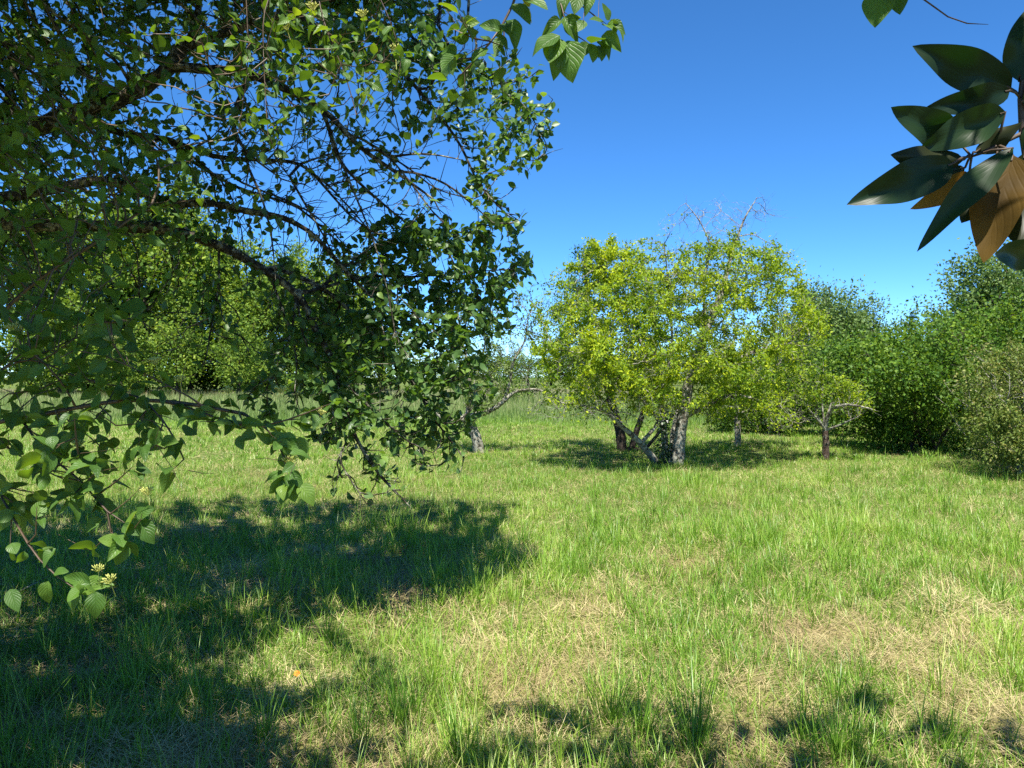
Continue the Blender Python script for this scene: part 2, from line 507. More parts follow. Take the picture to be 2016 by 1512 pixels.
    for bx, by, tx, ty, tn in spec:
        b = ground_px(bx, by)
        d = b[1]
        t = P(tx, ty, d * 1.01)
        h = np.hypot(t[0] - b[0], t[1] - b[1]); v = max(0.05, t[2] - b[2])
        for q in range(4 if by < 1200 else 2):
            one = lambda a: np.array([a], float)
            gr.add(*blades(one(b[0] + g.normal(0, .012)), one(b[1] + g.normal(0, .02)), one(math.hypot(h, v) * g.uniform(.8, 1.05)), one(0.007), one(math.atan2(t[1] - b[1], t[0] - b[0])), one(math.atan2(h, v) * 0.6 + g.normal(0, .05)), one(0.35 + g.normal(0, .1)), one(tn), 4))
    # bold tussocks along the bottom edge of the view
    for bx, by, hh, k in ((1205, 1425, .30, 70), (1265, 1455, .32, 60), (1370, 1470, .36, 80), (705, 1470, .30, 50), (790, 1440, .34, 60), (900, 1490, .28, 50), (1650, 1500, .34, 60), (1590, 1470, .24, 40), (520, 1470, .34, 40), (1030, 1075, .34, 60), (985, 1090, .26, 50), (660, 1010, .3, 50), (1480, 1150, .28, 40), (1850, 1480, .26, 40)):
        b = ground_px(bx, by)
        k = int(k)
        a_ = g.uniform(0, 6.28, k); r_ = np.abs(g.normal(0, .05, k))
        gr.add(*blades(b[0] + r_ * np.cos(a_), b[1] + r_ * np.sin(a_), hh * g.uniform(.4, 1.15, k), .0055 * g.uniform(.6, 1.3, k), a_ + g.normal(0, .5, k), g.uniform(0, .25, k) + 3 * r_, g.uniform(.1, .9, k), np.clip(g.normal(.2, .15, k), 0, 1), 4))
    tag(gr.build('grass', M['grass']), 'long green grass growing in tufts over the meadow', 'grass', kind='stuff')
    tag(strw.build('dry_grass', M['straw']), 'flattened straw coloured dry grass lying between the green tufts', 'dry grass', kind='stuff')
    tag(mead.build('tall_grass', M['meadow']), 'tall greyish unmown grass in the field beyond the orchard', 'tall grass', kind='stuff')


build_grass()


# ------------------------------------------------------------------ leaves
def leaf_template(rows, width, fold=0.10, curl=0.25, wave=0.0, cols=3, tip=1.0, seed=0, twist=0.0):
    """leaf along +y from 0 to 1, normal +z; returns V, faces, uv"""
    tt = np.linspace(0, 1, rows + 1)
    wprof = np.sin(np.pi * np.clip(tt, 0, 1) ** 0.82) ** 0.75 * (1 - 0.25 * tt ** 2)
    wprof[0] = 0.03; wprof[-1] = 0.0
    us = np.linspace(-1, 1, cols)
    V, uv = [], []
    for i, t in enumerate(tt):
        for u in us:
            x = u * width * wprof[i]
            z = fold * abs(u) * wprof[i] - curl * t * t + wave * math.sin(t * 9 + seed + (2 if u > 0 else 0)) * abs(u) * wprof[i]
            x2 = x * math.cos(twist * t) - z * math.sin(twist * t) * 0.3
            V.append((x2, t * tip * (1 - 0.12 * curl * t), z + math.sin(twist * t) * x))
            uv.append((u, t))
    F4 = []
    for i in range(rows):
        for j in range(cols - 1):
            a = i * cols + j
            F4.append((a, a + 1, a + cols + 1, a + cols))
    return np.array(V), np.array(F4), np.array(uv)


SIMPLE = (np.array([(0, 0, 0), (-.27, .42, .07), (0, 1, -.08), (.27, .42, .07)], float), np.array([(0, 3, 2, 1)]), np.array([(0, 0), (-1, .4), (0, 1), (1, .4)], float))
FOLD = (np.array([(0, 0, 0), (-.26, .33, .09), (-.25, .66, .02), (0, 1, -.14), (.25, .66, .02), (.26, .33, .09), (0, .5, -.02)], float), np.array([(0, 6, 2, 1), (6, 3, 2, 2), (0, 5, 4, 6), (6, 4, 3, 3)]), None)
MIDS = [leaf_template(4, 0.34, 0.10, c, 0.03, 3, seed=i) for i, c in enumerate((0.05, 0.25, -0.1, 0.4))]
HIGH = [leaf_template(9, w_, f_, c_, wv, 5, seed=i * 1.7, twist=tw) for i, (w_, f_, c_, wv, tw) in enumerate(
    ((.30, .10, .15, .02, 0), (.28, .16, .42, .04, .2), (.33, .05, .05, .03, -.2), (.27, .22, .6, .05, .4), (.31, .08, .28, .05, -.5), (.24, .28, .35, .06, .1)))]


def place_leaves(templates, pos, dirs, nrm, size, wid=1.0, tint=None, g=None):
    """returns V, faces, uv, tint of leaves set at pos along dirs facing nrm"""
    g = g or rng
    n = len(pos)
    d = unit(dirs)
    s = unit(np.cross(d, nrm))
    z = np.cross(s, d)
    which = g.integers(0, len(templates), n)
    Vs, Fs, Us, Ts, off = [], [], [], [], 0
    wid = np.broadcast_to(wid, (n,))
    for k, (tv, tf, tu) in enumerate(templates):
        i = np.where(which == k)[0]
        if not len(i):
            continue
        V = pos[i, None] + size[i, None, None] * (tv[None, :, 0:1] * wid[i, None, None] * s[i, None] + tv[None, :, 1:2] * d[i, None] + tv[None, :, 2:3] * z[i, None])
        m = len(tv)
        Fs.append((tf[None] + (np.arange(len(i)) * m)[:, None, None]).reshape(-1, tf.shape[1]) + off)
        Vs.append(V.reshape(-1, 3)); Ts.append(np.repeat(tint[i], m))
        if tu is not None:
            Us.append(np.tile(tu, (len(i), 1)))
        off += len(i) * m
    return np.concatenate(Vs), Fs, (np.concatenate(Us) if Us else None), np.concatenate(Ts)


def leaves_obj(name, templates, pos, dirs, nrm, size, mat, parent, wid=1.0, tint=None, uv=True):
    if tint is None:
        tint = np.clip(rng.normal(0.5, 0.22, len(pos)), 0, 1)
    V, Fs, U, T = place_leaves(templates, pos, dirs, nrm, size, wid, tint)
    return mesh_obj(name, V, Fs, mat, parent, tint=T, uv=U if uv else None)


# ------------------------------------------------------------------ branching
class Skeleton:
    def __init__(s, step):
        s.step = step
        s.pos, s.par, s.limb, s.rmin = [], [], [], []

    def add(s, pts, limb, r0=0.0, r1=0.0, attach=True, wob=0.0):
        """a traced polyline; its first point hangs on the nearest existing node"""
        pts = np.asarray(pts, float)
        seg = np.linalg.norm(np.diff(pts, axis=0), axis=1)
        L = seg.sum()
        n = max(2, int(L / s.step) + 1)
        tt = np.linspace(0, L, n + 1)
        cum = np.concatenate([[0], np.cumsum(seg)])
        q = np.stack([np.interp(tt, cum, pts[:, k]) for k in range(3)], -1)
        for _ in range(2):                                     # soften corners
            q[1:-1] = 0.25 * q[:-2] + 0.5 * q[1:-1] + 0.25 * q[2:]
        if wob:
            q[1:] += np.cumsum(rng.normal(0, wob, (n, 3)), 0) * np.linspace(1, 0.3, n)[:, None]
        par = -1
        if s.pos and attach:
            par = int(np.argmin(np.linalg.norm(np.array(s.pos) - q[0], axis=1)))
            q = q[1:]
            tt = tt[1:]
        for k in range(len(q)):
            s.pos.append(q[k]); s.par.append(par); s.limb.append(limb)
            s.rmin.append(r0 + (r1 - r0) * tt[k] / L if r0 else 0.0)
            par = len(s.pos) - 1

    def colonize(s, att, kill=1.6, trop=(0, 0, 0), maxit=220, jit=0.25, keep=0.35, infl=None):
        step = s.step
        pos = list(map(np.array, s.pos)); par = list(s.par); limb = list(s.limb); rmin = list(s.rmin)
        att = np.asarray(att, float)
        nd = np.full(len(att), 1e9); ni = np.zeros(len(att), int)

        def update(lo):
            Q = np.array(pos[lo:])
            for c in range(0, len(Q), 400):
                D = np.linalg.norm(att[:, None] - Q[None, c:c + 400], axis=2)
                j = D.argmin(1); dm = D[np.arange(len(att)), j]
                b = dm < nd
                nd[b] = dm[b]; ni[b] = lo + c + j[b]
        alive = np.ones(len(att), bool)
        update(0)
        kids = {}
        nch = np.zeros(len(pos) + 60000, int)
        for p_ in par:
            if p_ >= 0: nch[p_] += 1
        trop = np.asarray(trop, float)
        for it in range(maxit):
            alive &= nd > kill * step
            if infl:
                act = alive & (nd < infl)
            else:
                act = alive
            if act.sum() < 3 or len(pos) > 40000:
                break
            ids = ni[act]
            dv = unit(att[act] - np.array(pos)[ids])
            uq, inv = np.unique(ids, return_inverse=True)
            acc = np.zeros((len(uq), 3))
            np.add.at(acc, inv, dv)
            lo = len(pos)
            new = 0
            for q, a in zip(uq, acc):
                if nch[q] >= 4:
                    alive[act & (ni == q)] = False
                    continue
                d = a / max(1e-6, np.linalg.norm(a))
                if par[q] >= 0:
                    pd = pos[q] - pos[par[q]]
                    d = d + keep * pd / max(1e-6, np.linalg.norm(pd))
                d = d + trop + rng.normal(0, jit, 3)
                d /= max(1e-6, np.linalg.norm(d))
                p = pos[q] + d * step * rng.uniform(0.75, 1.2)
                pos.append(p); par.append(int(q)); limb.append(limb[q]); rmin.append(0.0)
                nch[q] += 1
                new += 1
            if not new:
                break
            update(lo)
        s.pos, s.par, s.limb, s.rmin = pos, par, limb, rmin
        return s

    def finish(s, tip=0.0028, power=2.2, rmax=None):
        pos = np.array(s.pos); par = np.array(s.par)
        n = len(pos)
        acc = np.zeros(n)
        kids = [[] for _ in range(n)]
        for i in range(n):
            if par[i] >= 0: kids[par[i]].append(i)
        r = np.zeros(n)
        for i in range(n - 1, -1, -1):
            base = acc[i] if kids[i] else tip ** power
            if s.rmin[i]: base = s.rmin[i] ** power
            if rmax: base = min(base, rmax ** power)
            r[i] = base ** (1 / power)
            # traced polylines may attach to later-indexed nodes never: parents always precede children
            if par[i] >= 0: acc[par[i]] += min(r[i], 0.04) ** power
        s.P, s.parent, s.r, s.kids = pos, par, r, kids
        d = np.zeros((n, 3))
        k = par >= 0
        d[k] = pos[k] - pos[par[k]]
        for i in np.where(~k)[0]:
            d[i] = pos[kids[i][0]] - pos[i] if kids[i] else (0, 0, 1)
        s.dir = unit(d)
        return s

    def tubes(s, limb=None, rough=0.10):
        """tube mesh of one limb (or all)"""
        V, Q, off = [], [], 0
        want = lambda i: limb is None or s.limb[i] == limb
        started = np.zeros(len(s.P), bool)
        for i0 in range(len(s.P)):
            if started[i0] or not want(i0):
                continue
            p = s.parent[i0]
            chain = [i0] if p < 0 else [p, i0]
            started[i0] = True
            first_r = s.r[i0]
            i = i0
            while True:
                c = [k for k in s.kids[i] if not started[k] and want(k)]
                if not c: break
                b = max(c, key=lambda k: s.r[k])
                if s.r[b] < 0.35 * s.r[i] and s.r[i] > 0.03 and len(chain) > 2: break
                started[b] = True
                chain.append(b); i = b
            pts = s.P[chain]; rr = s.r[chain].copy()
            if p >= 0: rr[0] = min(rr[0], first_r * 1.25)
            if rr[-1] < 0.02: rr[-1] *= 0.4
            k = 10 if rr.max() > 0.06 else (7 if rr.max() > 0.025 else (5 if rr.max() > 0.008 else 3))
            if len(pts) < 2: continue
            tg = np.gradient(pts, axis=0) if len(pts) > 2 else np.repeat(pts[1:] - pts[:1], 2, 0)
            tg = unit(tg)
            ref = np.array([0.31, 0.17, 0.93])
            if abs(tg.mean(0) @ ref) > 0.85 * max(1e-6, np.linalg.norm(tg.mean(0))): ref = np.array([0.95, -0.2, 0.2])
            a = unit(np.cross(tg, ref)); b2 = np.cross(tg, a)
            th = np.linspace(0, 2 * np.pi, k, endpoint=False)
            rv = rr[:, None] * (1 + rough * rng.normal(size=(len(pts), k)))
            ring = pts[:, None] + rv[..., None] * (np.cos(th)[None, :, None] * a[:, None] + np.sin(th)[None, :, None] * b2[:, None])
            V.append(ring.reshape(-1, 3))
            m = len(pts)
            ii = (np.arange(m - 1)[:, None] * k + np.arange(k)[None])
            jj = (np.arange(m - 1)[:, None] * k + (np.arange(k)[None] + 1) % k)
            Q.append(np.stack([ii, jj, jj + k, ii + k], -1).reshape(-1, 4) + off)
            off += m * k
        if not V: return None
        return np.concatenate(V), [np.concatenate(Q)]

    def twig_points(s, rmax, count, spread=0.0, weight=None, g=None):
        """leaf sites along the thin twigs: positions and twig directions"""
        g = g or rng
        idx = np.where(s.r < rmax)[0]
        k = g.poisson(count, len(idx)) if weight is None else g.poisson(count * weight[idx])
        ii = np.repeat(idx, k)
        t = g.random((len(ii), 1))
        pp = np.where(s.parent[ii] >= 0, s.parent[ii], ii)
        p = s.P[ii] * t + s.P[pp] * (1 - t)
        if spread: p = p + g.normal(0, spread, p.shape)
        return p, s.dir[ii]

    def spurs(s, r0, r1, per, length, limbs=None, wmax=0.0045):
        """short fruiting spurs as thin three-sided thorns along the branches"""
        idx = np.where((s.r > r0) & (s.r < r1))[0]
        if limbs is not None:
            idx = np.array([i for i in idx if s.limb[i] in limbs], int)
        ii = np.repeat(idx, rng.poisson(per, len(idx)))
        n = len(ii)
        u = unit(s.dir[ii] * 0.6 + rand_unit(n) + np.array([0, 0, 0.25]))
        L = length * rng.uniform(0.3, 1.5, n)[:, None]
        p = s.P[ii] + s.dir[ii] * rng.uniform(-0.5, 0.5, (n, 1)) * s.step
        a = unit(np.cross(u, [0.3, 0.5, 0.8])); b = np.cross(u, a)
        w_ = np.minimum(wmax, s.r[ii] * 0.6)[:, None]
        bend = rand_unit(n) * L * 0.25
        rings = []
        for f, ww in ((0, 1), (0.55, 0.7), (1, 0.35)):
            c = p + u * L * f + bend * f * f
            for th in (0, 2.09, 4.19):
                rings.append(c + (a * math.cos(th) + b * math.sin(th)) * w_ * ww)
        V = np.stack(rings, 1).reshape(-1, 3)
        q = np.array([(0, 1, 4, 3), (1, 2, 5, 4), (2, 0, 3, 5), (3, 4, 7, 6), (4, 5, 8, 7), (5, 3, 6, 8)])
        return V, [(q[None] + (np.arange(n) * 9)[:, None, None]).reshape(-1, 4)]


def merge(*ms):
    V, Fs, off = [], [], 0
    for m_ in ms:
        if m_ is None: continue
        V.append(m_[0]); Fs += [f + off for f in m_[1]]; off += len(m_[0])
    return np.concatenate(V), Fs


def blob(px, py, rx, ry, d, dr, n, shell=0.0):
    """n points filling a rounded volume"""
    u = rand_unit(n) * (rng.uniform(shell, 1, (n, 1)) ** (1 / 2.4))
    return P(px + u[:, 0] * rx, py + u[:, 2] * ry, d + u[:, 1] * dr)


def ell(c, r, n, shell=0.0, g=None):
    g = g or rng
    u = rand_unit(n, g) * (g.uniform(shell ** 3, 1, (n, 1)) ** (1 / 3))
    return np.asarray(c, float) + u * np.asarray(r, float)


def leaf_axes(dirs, spread=0.9, along=0.5, droop=0.15, up=1.0, nspread=0.6):
    n = len(dirs)
    d = unit(along * dirs + spread * rand_unit(n) + np.array([0, 0, -droop]))
    nr = unit(np.array([0, 0, up]) + nspread * rng.normal(size=(n, 3)))
    return d, nr


def clump(p, f, seed=0.0, lo=0.08):
    """leaf density that comes and goes along the twigs"""
    q = vnoise(p[:, 0] * f + p[:, 2] * f * .71 + seed, p[:, 1] * f - p[:, 2] * f * .53 + 50) * .6 + vnoise(p[:, 0] * f * 2.1 - p[:, 2] * f * 1.4, p[:, 2] * f * 1.9 + p[:, 1] * f * 1.3 + seed) * .4
    return np.clip((q - .33) * 4.2, lo, 2.2)


def nearest_value(P_, pts, vals):
    out = np.zeros(len(P_))
    for c in range(0, len(P_), 500):
        D = ((P_[c:c + 500, None] - pts[None]) ** 2).sum(2)
        out[c:c + 500] = vals[D.argmin(1)]
    return out


# ------------------------------------------------------------------ fruit tree hanging into the picture
def shade_sites(n, inside, h0, h1):
    """points out of the picture whose shadow falls on a stretch of ground"""
    x, y, h = rng.uniform(-7, 3, n * 9), rng.uniform(2, 11, n * 9), rng.uniform(h0, h1, n * 9)
    k = inside(x, y)
    p = np.stack([x, y - h / math.tan(R(SUN_EL)), h], -1)[k][:n]
    return p[(p[:, 2] > 1.72 + .50 * np.maximum(p[:, 1], 0)) | (p[:, 0] < -.70 * p[:, 1] - .15)]


def build_near_tree():
    S = Skeleton(0.075)
    base = np.array([-4.7, 5.5, float(height(-4.7, 5.5)) - 0.1])
    fork = P(-190, 420, 5.1)
    S.add([base, base + (0.15, -0.05, 1.0), base + (0.4, -0.2, 1.9), fork], 0, 0.21, 0.15)
    px = lambda *q: [P(a[0] + rng.normal(0, 7) * (i > 0), a[1] + rng.normal(0, 7) * (i > 0), a[2]) for i, a in enumerate(q)]
    S.add(px((-190, 420, 5.1), (-60, 310, 5.0), (60, 255, 4.95), (150, 222, 4.9), (250, 182, 4.8), (325, 140, 4.8), (362, 95, 4.8)), 1, 0.0663, 0.0440)
    S.add(px((362, 95, 4.8), (385, 50, 4.8), (396, 5, 4.8), (408, -70, 4.9)), 1, 0.0234, 0.0160)
    S.add(px((362, 95, 4.8), (430, 65, 4.7), (500, 40, 4.6), (580, 25, 4.6), (660, 5, 4.6), (760, -20, 4.6)), 1, 0.0273, 0.0128)
    S.add(px((335, 130, 4.8), (430, 128, 4.7), (490, 145, 4.65), (560, 178, 4.6), (640, 222, 4.6), (720, 282, 4.6), (790, 340, 4.6), (860, 400, 4.6)), 2, 0.0351, 0.0064)
    S.add(px((490, 145, 4.65), (470, 185, 4.6), (450, 230, 4.55), (480, 300, 4.5), (560, 360, 4.5)), 2, 0.0172, 0.0048)
    S.add(px((580, 25, 4.6), (650, 75, 4.7), (770, 125, 4.8), (850, 190, 4.8), (905, 280, 4.8), (945, 370, 4.8), (1000, 420, 4.85)), 3, 0.0187, 0.0048)
    S.add(px((770, 125, 4.8), (880, 120, 5.0), (980, 150, 5.05), (1040, 210, 5.05), (1075, 275, 5.05)), 3, 0.0094, 0.0040)
    S.add(px((640, 222, 4.6), (660, 300, 4.6), (720, 380, 4.7), (800, 430, 4.7), (870, 480, 4.75)), 2, 0.0125, 0.0040)
    S.add(px((-190, 420, 5.1), (-40, 320, 5.2), (60, 265, 5.2), (180, 243, 5.2), (250, 252, 5.2), (330, 275, 5.1), (430, 308, 5), (520, 305, 5), (600, 330, 5), (690, 420, 5)), 4, 0.0390, 0.0064)
    S.add(px((330, 275, 5.1), (390, 330, 5.1), (470, 370, 5.1), (570, 420, 5.1), (660, 480, 5.1)), 4, 0.0140, 0.0048)
    S.add(px((-190, 420, 5.1), (-20, 395, 5), (90, 365, 4.95), (200, 350, 4.9), (290, 378, 4.85), (340, 402, 4.8), (420, 398, 4.7), (480, 403, 4.7), (545, 418, 4.7), (615, 458, 4.7), (690, 530, 4.7), (745, 610, 4.75)), 5, 0.0468, 0.0080)
    S.add(px((-190, 420, 5.1), (-60, 440, 4.8), (60, 445, 4.7), (200, 450, 4.6), (330, 456, 4.6), (430, 476, 4.6), (520, 516, 4.6), (585, 580, 4.6), (625, 650, 4.6), (650, 720, 4.6), (668, 790, 4.6), (705, 860, 4.6), (765, 930, 4.6), (820, 990, 4.62)), 6, 0.0546, 0.0056)
    S.add(px((520, 516, 4.6), (640, 565, 4.8), (740, 640, 4.9), (810, 740, 4.9), (860, 830, 4.9), (905, 890, 4.9)), 7, 0.0172, 0.0048)
    S.add(px((585, 580, 4.6), (640, 560, 4.8), (720, 556, 5), (820, 548, 5.1), (930, 530, 5.1), (1030, 535, 5.2)), 7, 0.0125, 0.0040)
    S.add(px((640, 560, 4.8), (740, 490, 5.2), (860, 470, 5.2), (960, 450, 5.2)), 7, 0.0109, 0.0040)
    S.add(px((650, 720, 4.6), (700, 850, 4.5), (660, 900, 4.45), (700, 960, 4.4), (725, 985, 4.4)), 6, 0.0078, 0.0040)
    S.add(px((585, 580, 4.6), (575, 640, 4.5), (560, 700, 4.5), (520, 760, 4.5)), 6, 0.0094, 0.0040)
    for shoot in (((690, 262, 4.6), (760, 305, 4.55), (825, 372, 4.5), (862, 430, 4.5), (893, 458, 4.5)), ((720, 285, 4.6), (800, 325, 4.6), (872, 378, 4.6), (935, 402, 4.6)),
                  ((640, 225, 4.6), (662, 320, 4.5), (702, 420, 4.5), (742, 500, 4.5), (760, 560, 4.5)), ((560, 330, 4.8), (602, 405, 4.7), (645, 480, 4.7), (690, 570, 4.7)),
                  ((480, 310, 4.5), (512, 400, 4.5), (532, 470, 4.5), (545, 535, 4.5)), ((600, 330, 5), (650, 360, 4.9), (720, 440, 4.9), (770, 520, 4.9)),
                  ((760, 310, 4.6), (790, 300, 4.5), (840, 310, 4.45), (905, 305, 4.4)), ((585, 580, 4.6), (600, 660, 4.5), (640, 760, 4.5), (655, 860, 4.5)),
                  ((430, 308, 5), (470, 350, 4.9), (560, 400, 4.9), (640, 430, 4.9), (700, 500, 4.9)), ((340, 280, 5.1), (420, 330, 5), (450, 390, 5), (470, 450, 5)),
                  ((520, 516, 4.6), (560, 600, 4.6), (590, 700, 4.55), (580, 760, 4.5)), ((790, 335, 4.6), (850, 345, 4.6), (900, 370, 4.6), (960, 440, 4.65)),
                  ((650, 720, 4.6), (720, 800, 4.6), (790, 870, 4.6), (850, 900, 4.6)), ((430, 476, 4.6), (440, 560, 4.6), (420, 640, 4.6)), ((680, 420, 5), (760, 470, 4.95), (830, 480, 4.9))):
        S.add(px(*shoot), 2 if shoot[0][1] < 340 else 6, .0085, .0035)
    bl = [  # px py rx ry d dr n leafiness
        (120, 60, 260, 170, 5.0, 0.9, 330, .9), (330, 20, 200, 90, 5.1, 0.6, 130, .8), (560, 50, 250, 110, 4.9, 0.9, 330, 1.0), (760, 60, 180, 110, 4.9, 0.8, 250, 1.1),
        (860, 150, 130, 110, 4.9, 0.5, 190, 1.2), (1000, 200, 90, 110, 5.0, 0.4, 170, 1.4), (1020, 300, 70, 60, 5.0, 0.4, 110, 1.4), (960, 350, 60, 90, 4.9, 0.3, 80, 1.1),
        (1000, 420, 50, 40, 4.9, 0.3, 40, 1.2), (620, 290, 230, 100, 4.8, 0.7, 420, .22), (720, 400, 190, 90, 4.8, 0.6, 330, .12), (480, 240, 150, 90, 4.8, 0.5, 200, .6),
        (560, 430, 190, 100, 4.8, 0.5, 240, .10), (640, 560, 120, 160, 4.7, .4, 150, .2), (820, 510, 160, 90, 5.1, 0.5, 260, 1.2), (960, 520, 90, 100, 5.2, 0.4, 200, 1.4), (660, 560, 190, 100, 4.9, 0.6, 210, .75),
        (770, 680, 190, 130, 5.0, 0.7, 480, 1.5), (890, 640, 100, 120, 5.1, 0.4, 210, 1.4), (900, 760, 70, 70, 5.0, 0.4, 70, 1.2), (720, 810, 130, 80, 4.8, 0.5, 170, 1.1), (840, 850, 80, 60, 4.95, 0.4, 130, 1.3),
        (740, 930, 100, 60, 4.65, 0.3, 60, .15), (600, 760, 130, 110, 4.7, .45, 110, .9), (620, 640, 130, 110, 4.8, .5, 130, .9), (800, 900, 90, 45, 4.75, .3, 60, .8), (930, 600, 90, 110, 5.2, .4, 120, 1.5), (780, 620, 190, 120, 5.15, .5, 150, 1.2), (200, 300, 250, 110, 5.2, 0.8, 240, .6), (300, 430, 250, 90, 5.0, 0.7, 230, .6), (420, 600, 220, 120, 4.8, 0.5, 150, .35),
        (80, 480, 200, 160, 5.2, 0.8, 200, .9), (560, 720, 120, 90, 4.7, 0.4, 70, .5),
        (60, 200, 170, 200, 5.3, .7, 330, 1.4), (200, 300, 170, 80, 5.4, .6, 110, 1.1), (-200, 100, 250, 350, 5.4, 1.6, 260, 1.0), (300, -180, 600, 130, 5.8, 1.3, 200, 1.0), (600, 0, 330, 160, 6.3, 0.7, 140, .9)]
    att = np.concatenate([blob(*b[:6], int(b[6] * 1.9)) for b in bl])
    lv = np.concatenate([np.full(int(b[6] * 1.9), b[7]) for b in bl])
    sh = np.concatenate([shade_sites(1500, lambda x, y: (x < .15 - .12 * (9.8 - y)) & (x > -6.5) & (y > 7.0) & (y < 9.7), 4.5, 6.3),
                         shade_sites(4200, lambda x, y: (x < -1.3 + .42 * (y - 4.5)) & (x > -6) & (y > 4.6) & (y < 7.6), 3.9, 5.6)])
    sh = sh[sh[:, 1] > 2.7]
    att = np.concatenate([att, sh]); lv = np.concatenate([lv, np.full(len(sh), 2.8)])
    S.colonize(att, kill=1.25, trop=(0, 0, -0.22), jit=0.19, keep=0.6)
    S.finish(tip=0.0030, power=2.5)
    t = empty('fruit_tree', tuple(base), 'old fruit tree with lichen covered limbs drooping in from the left over the shaded grass', 'tree')
    t_in = lambda m_: (m_[0] - base, m_[1])
    for k, nm in ((0, 'trunk'), (1, 'limb'), (2, 'limb'), (3, 'limb'), (4, 'limb'), (5, 'limb'), (6, 'limb'), (7, 'limb')):
        mt = S.tubes(k, 0.09)
        if mt is None: continue
        if k: mt = merge(mt, S.spurs(0.003, 0.03, 0.8, 0.035, {k}), S.spurs(0.003, 0.022, 0.55, 0.13, {k}, .0032))
        mesh_obj(nm, *t_in(mt), M['bark'], t)
    wgt = nearest_value(S.P, att, lv) * np.clip(clump(S.P, 3.5), .15, 1.7)
    p, d = S.twig_points(0.0085, 3.9, 0.018, wgt)
    d, nr = leaf_axes(d, 0.9, 0.7, 0.0, 0.8, 0.8)
    n = len(p)
    unseen = (p[:, 2] > 1.72 + .50 * p[:, 1]) | (p[:, 0] < -.70 * p[:, 1] - .15)
    leaves_obj('crown', MIDS, p - base, d, nr, rng.uniform(0.038, 0.072, n) * np.where(unseen, 1.6, 1), M['fruit_leaf'], t, rng.uniform(0.85, 1.2, n), np.clip(rng.normal(0.5, 0.24, n), 0, 1), uv=False)
    # shaggy lichen on the thicker limbs
    idx = np.where((S.r > 0.011) & (S.P[:, 1] < 7))[0]
    ii = np.repeat(idx, rng.poisson(3.2, len(idx)))
    u = rand_unit(len(ii)); u = unit(u - (u * S.dir[ii]).sum(1, keepdims=True) * S.dir[ii])
    pp = S.P[ii] + u * S.r[ii, None] * 0.92 + S.dir[ii] * rng.normal(0, 0.03, (len(ii), 1))
    leaves_obj('lichen', [SIMPLE], pp - base, unit(u + 0.9 * rand_unit(len(ii))), rand_unit(len(ii)), rng.uniform(0.010, 0.030, len(ii)), M['lichen'], t, 1.8, uv=False)
    print('near tree nodes', len(S.P), 'leaves', n)


build_near_tree()


# ------------------------------------------------------------------ generic orchard tree from traced limbs and blobs
def orchard_tree(name, base, lines, bl, step, mat_leaf, mat_bark, label, leaf=(0.03, 0.06), per=3.0, tip=0.003, power=2.3, trop=(0, 0, 0), spread=0.03,
                 twig=0.009, group=None, spur=0.5, templates=None, ivy=None, jit=0.3, wid=(0.8, 1.2), cat='tree', tintf=None, cf=2.6, mat_trunk=None):
    S = Skeleton(step)
    for k, (pts, r0, r1) in enumerate(lines):
        S.add(pts, k, r0, r1)
    att = np.concatenate([b[0] for b in bl]); lv = np.concatenate([np.full(len(b[0]), b[1]) for b in bl])
    S.colonize(att, kill=1.3, trop=trop, jit=jit, keep=0.4)
    S.finish(tip=tip, power=power)
    base = np.asarray(base, float)
    t = empty(name, tuple(base), label, cat, group)
    for k in range(len(lines)):
        mt = S.tubes(k, 0.08)
        if mt is None: continue
        if spur: mt = merge(mt, S.spurs(tip * 0.9, 0.03, spur, step * 0.7, {k}), S.spurs(tip * 0.9, 0.025, spur * 1.6, step * 2.2, {k}, .0035))
        mesh_obj('trunk' if k == 0 else 'limb', mt[0] - base, mt[1], (mat_trunk or mat_bark) if k == 0 else mat_bark, t)
    wgt = nearest_value(S.P, att, lv) * clump(S.P, cf, base[0], .3 if cf > 4 else .04)
    p, d = S.twig_points(twig, per, spread, wgt)
    d, nr = leaf_axes(d, 0.9, 0.5, 0.1, 0.7, 0.9)
    n = len(p)
    tint = np.clip(rng.normal(0.5, 0.2, n), 0, 1) if tintf is None else tintf(p)
    leaves_obj('crown', templates or [SIMPLE], p - base, d, nr, rng.uniform(leaf[0], leaf[1], n), mat_leaf, t, rng.uniform(wid[0], wid[1], n), tint, uv=False)
    if ivy:
        a, b, r, cnt = ivy
        tt = rng.random((cnt, 1))
        q = a * (1 - tt) + b * tt
        u = rand_unit(cnt)
        q = q + u * r * rng.uniform(0.6, 1.3, (cnt, 1))
        leaves_obj('ivy', [SIMPLE], q - base, unit(u + [0, 0, -0.8]), unit(u + 0.3 * rand_unit(cnt)), rng.uniform(0.03, 0.07, cnt), M['ivy_leaf'], t, 1.6, uv=False)
    print(name, 'nodes', len(S.P), 'leaves', n)
    return t


def line(*q):
    return [P(*a) for a in q]


def gline(px, py, *q):
    b = ground_px(px, py)
    return [b + (0, 0, -0.06)] + [P(*a) for a in q]


def B(px, py, rx, ry, d, dr, n, lf, shell=0.0):
    return (blob(px, py, rx, ry, d, dr, n, shell), lf)


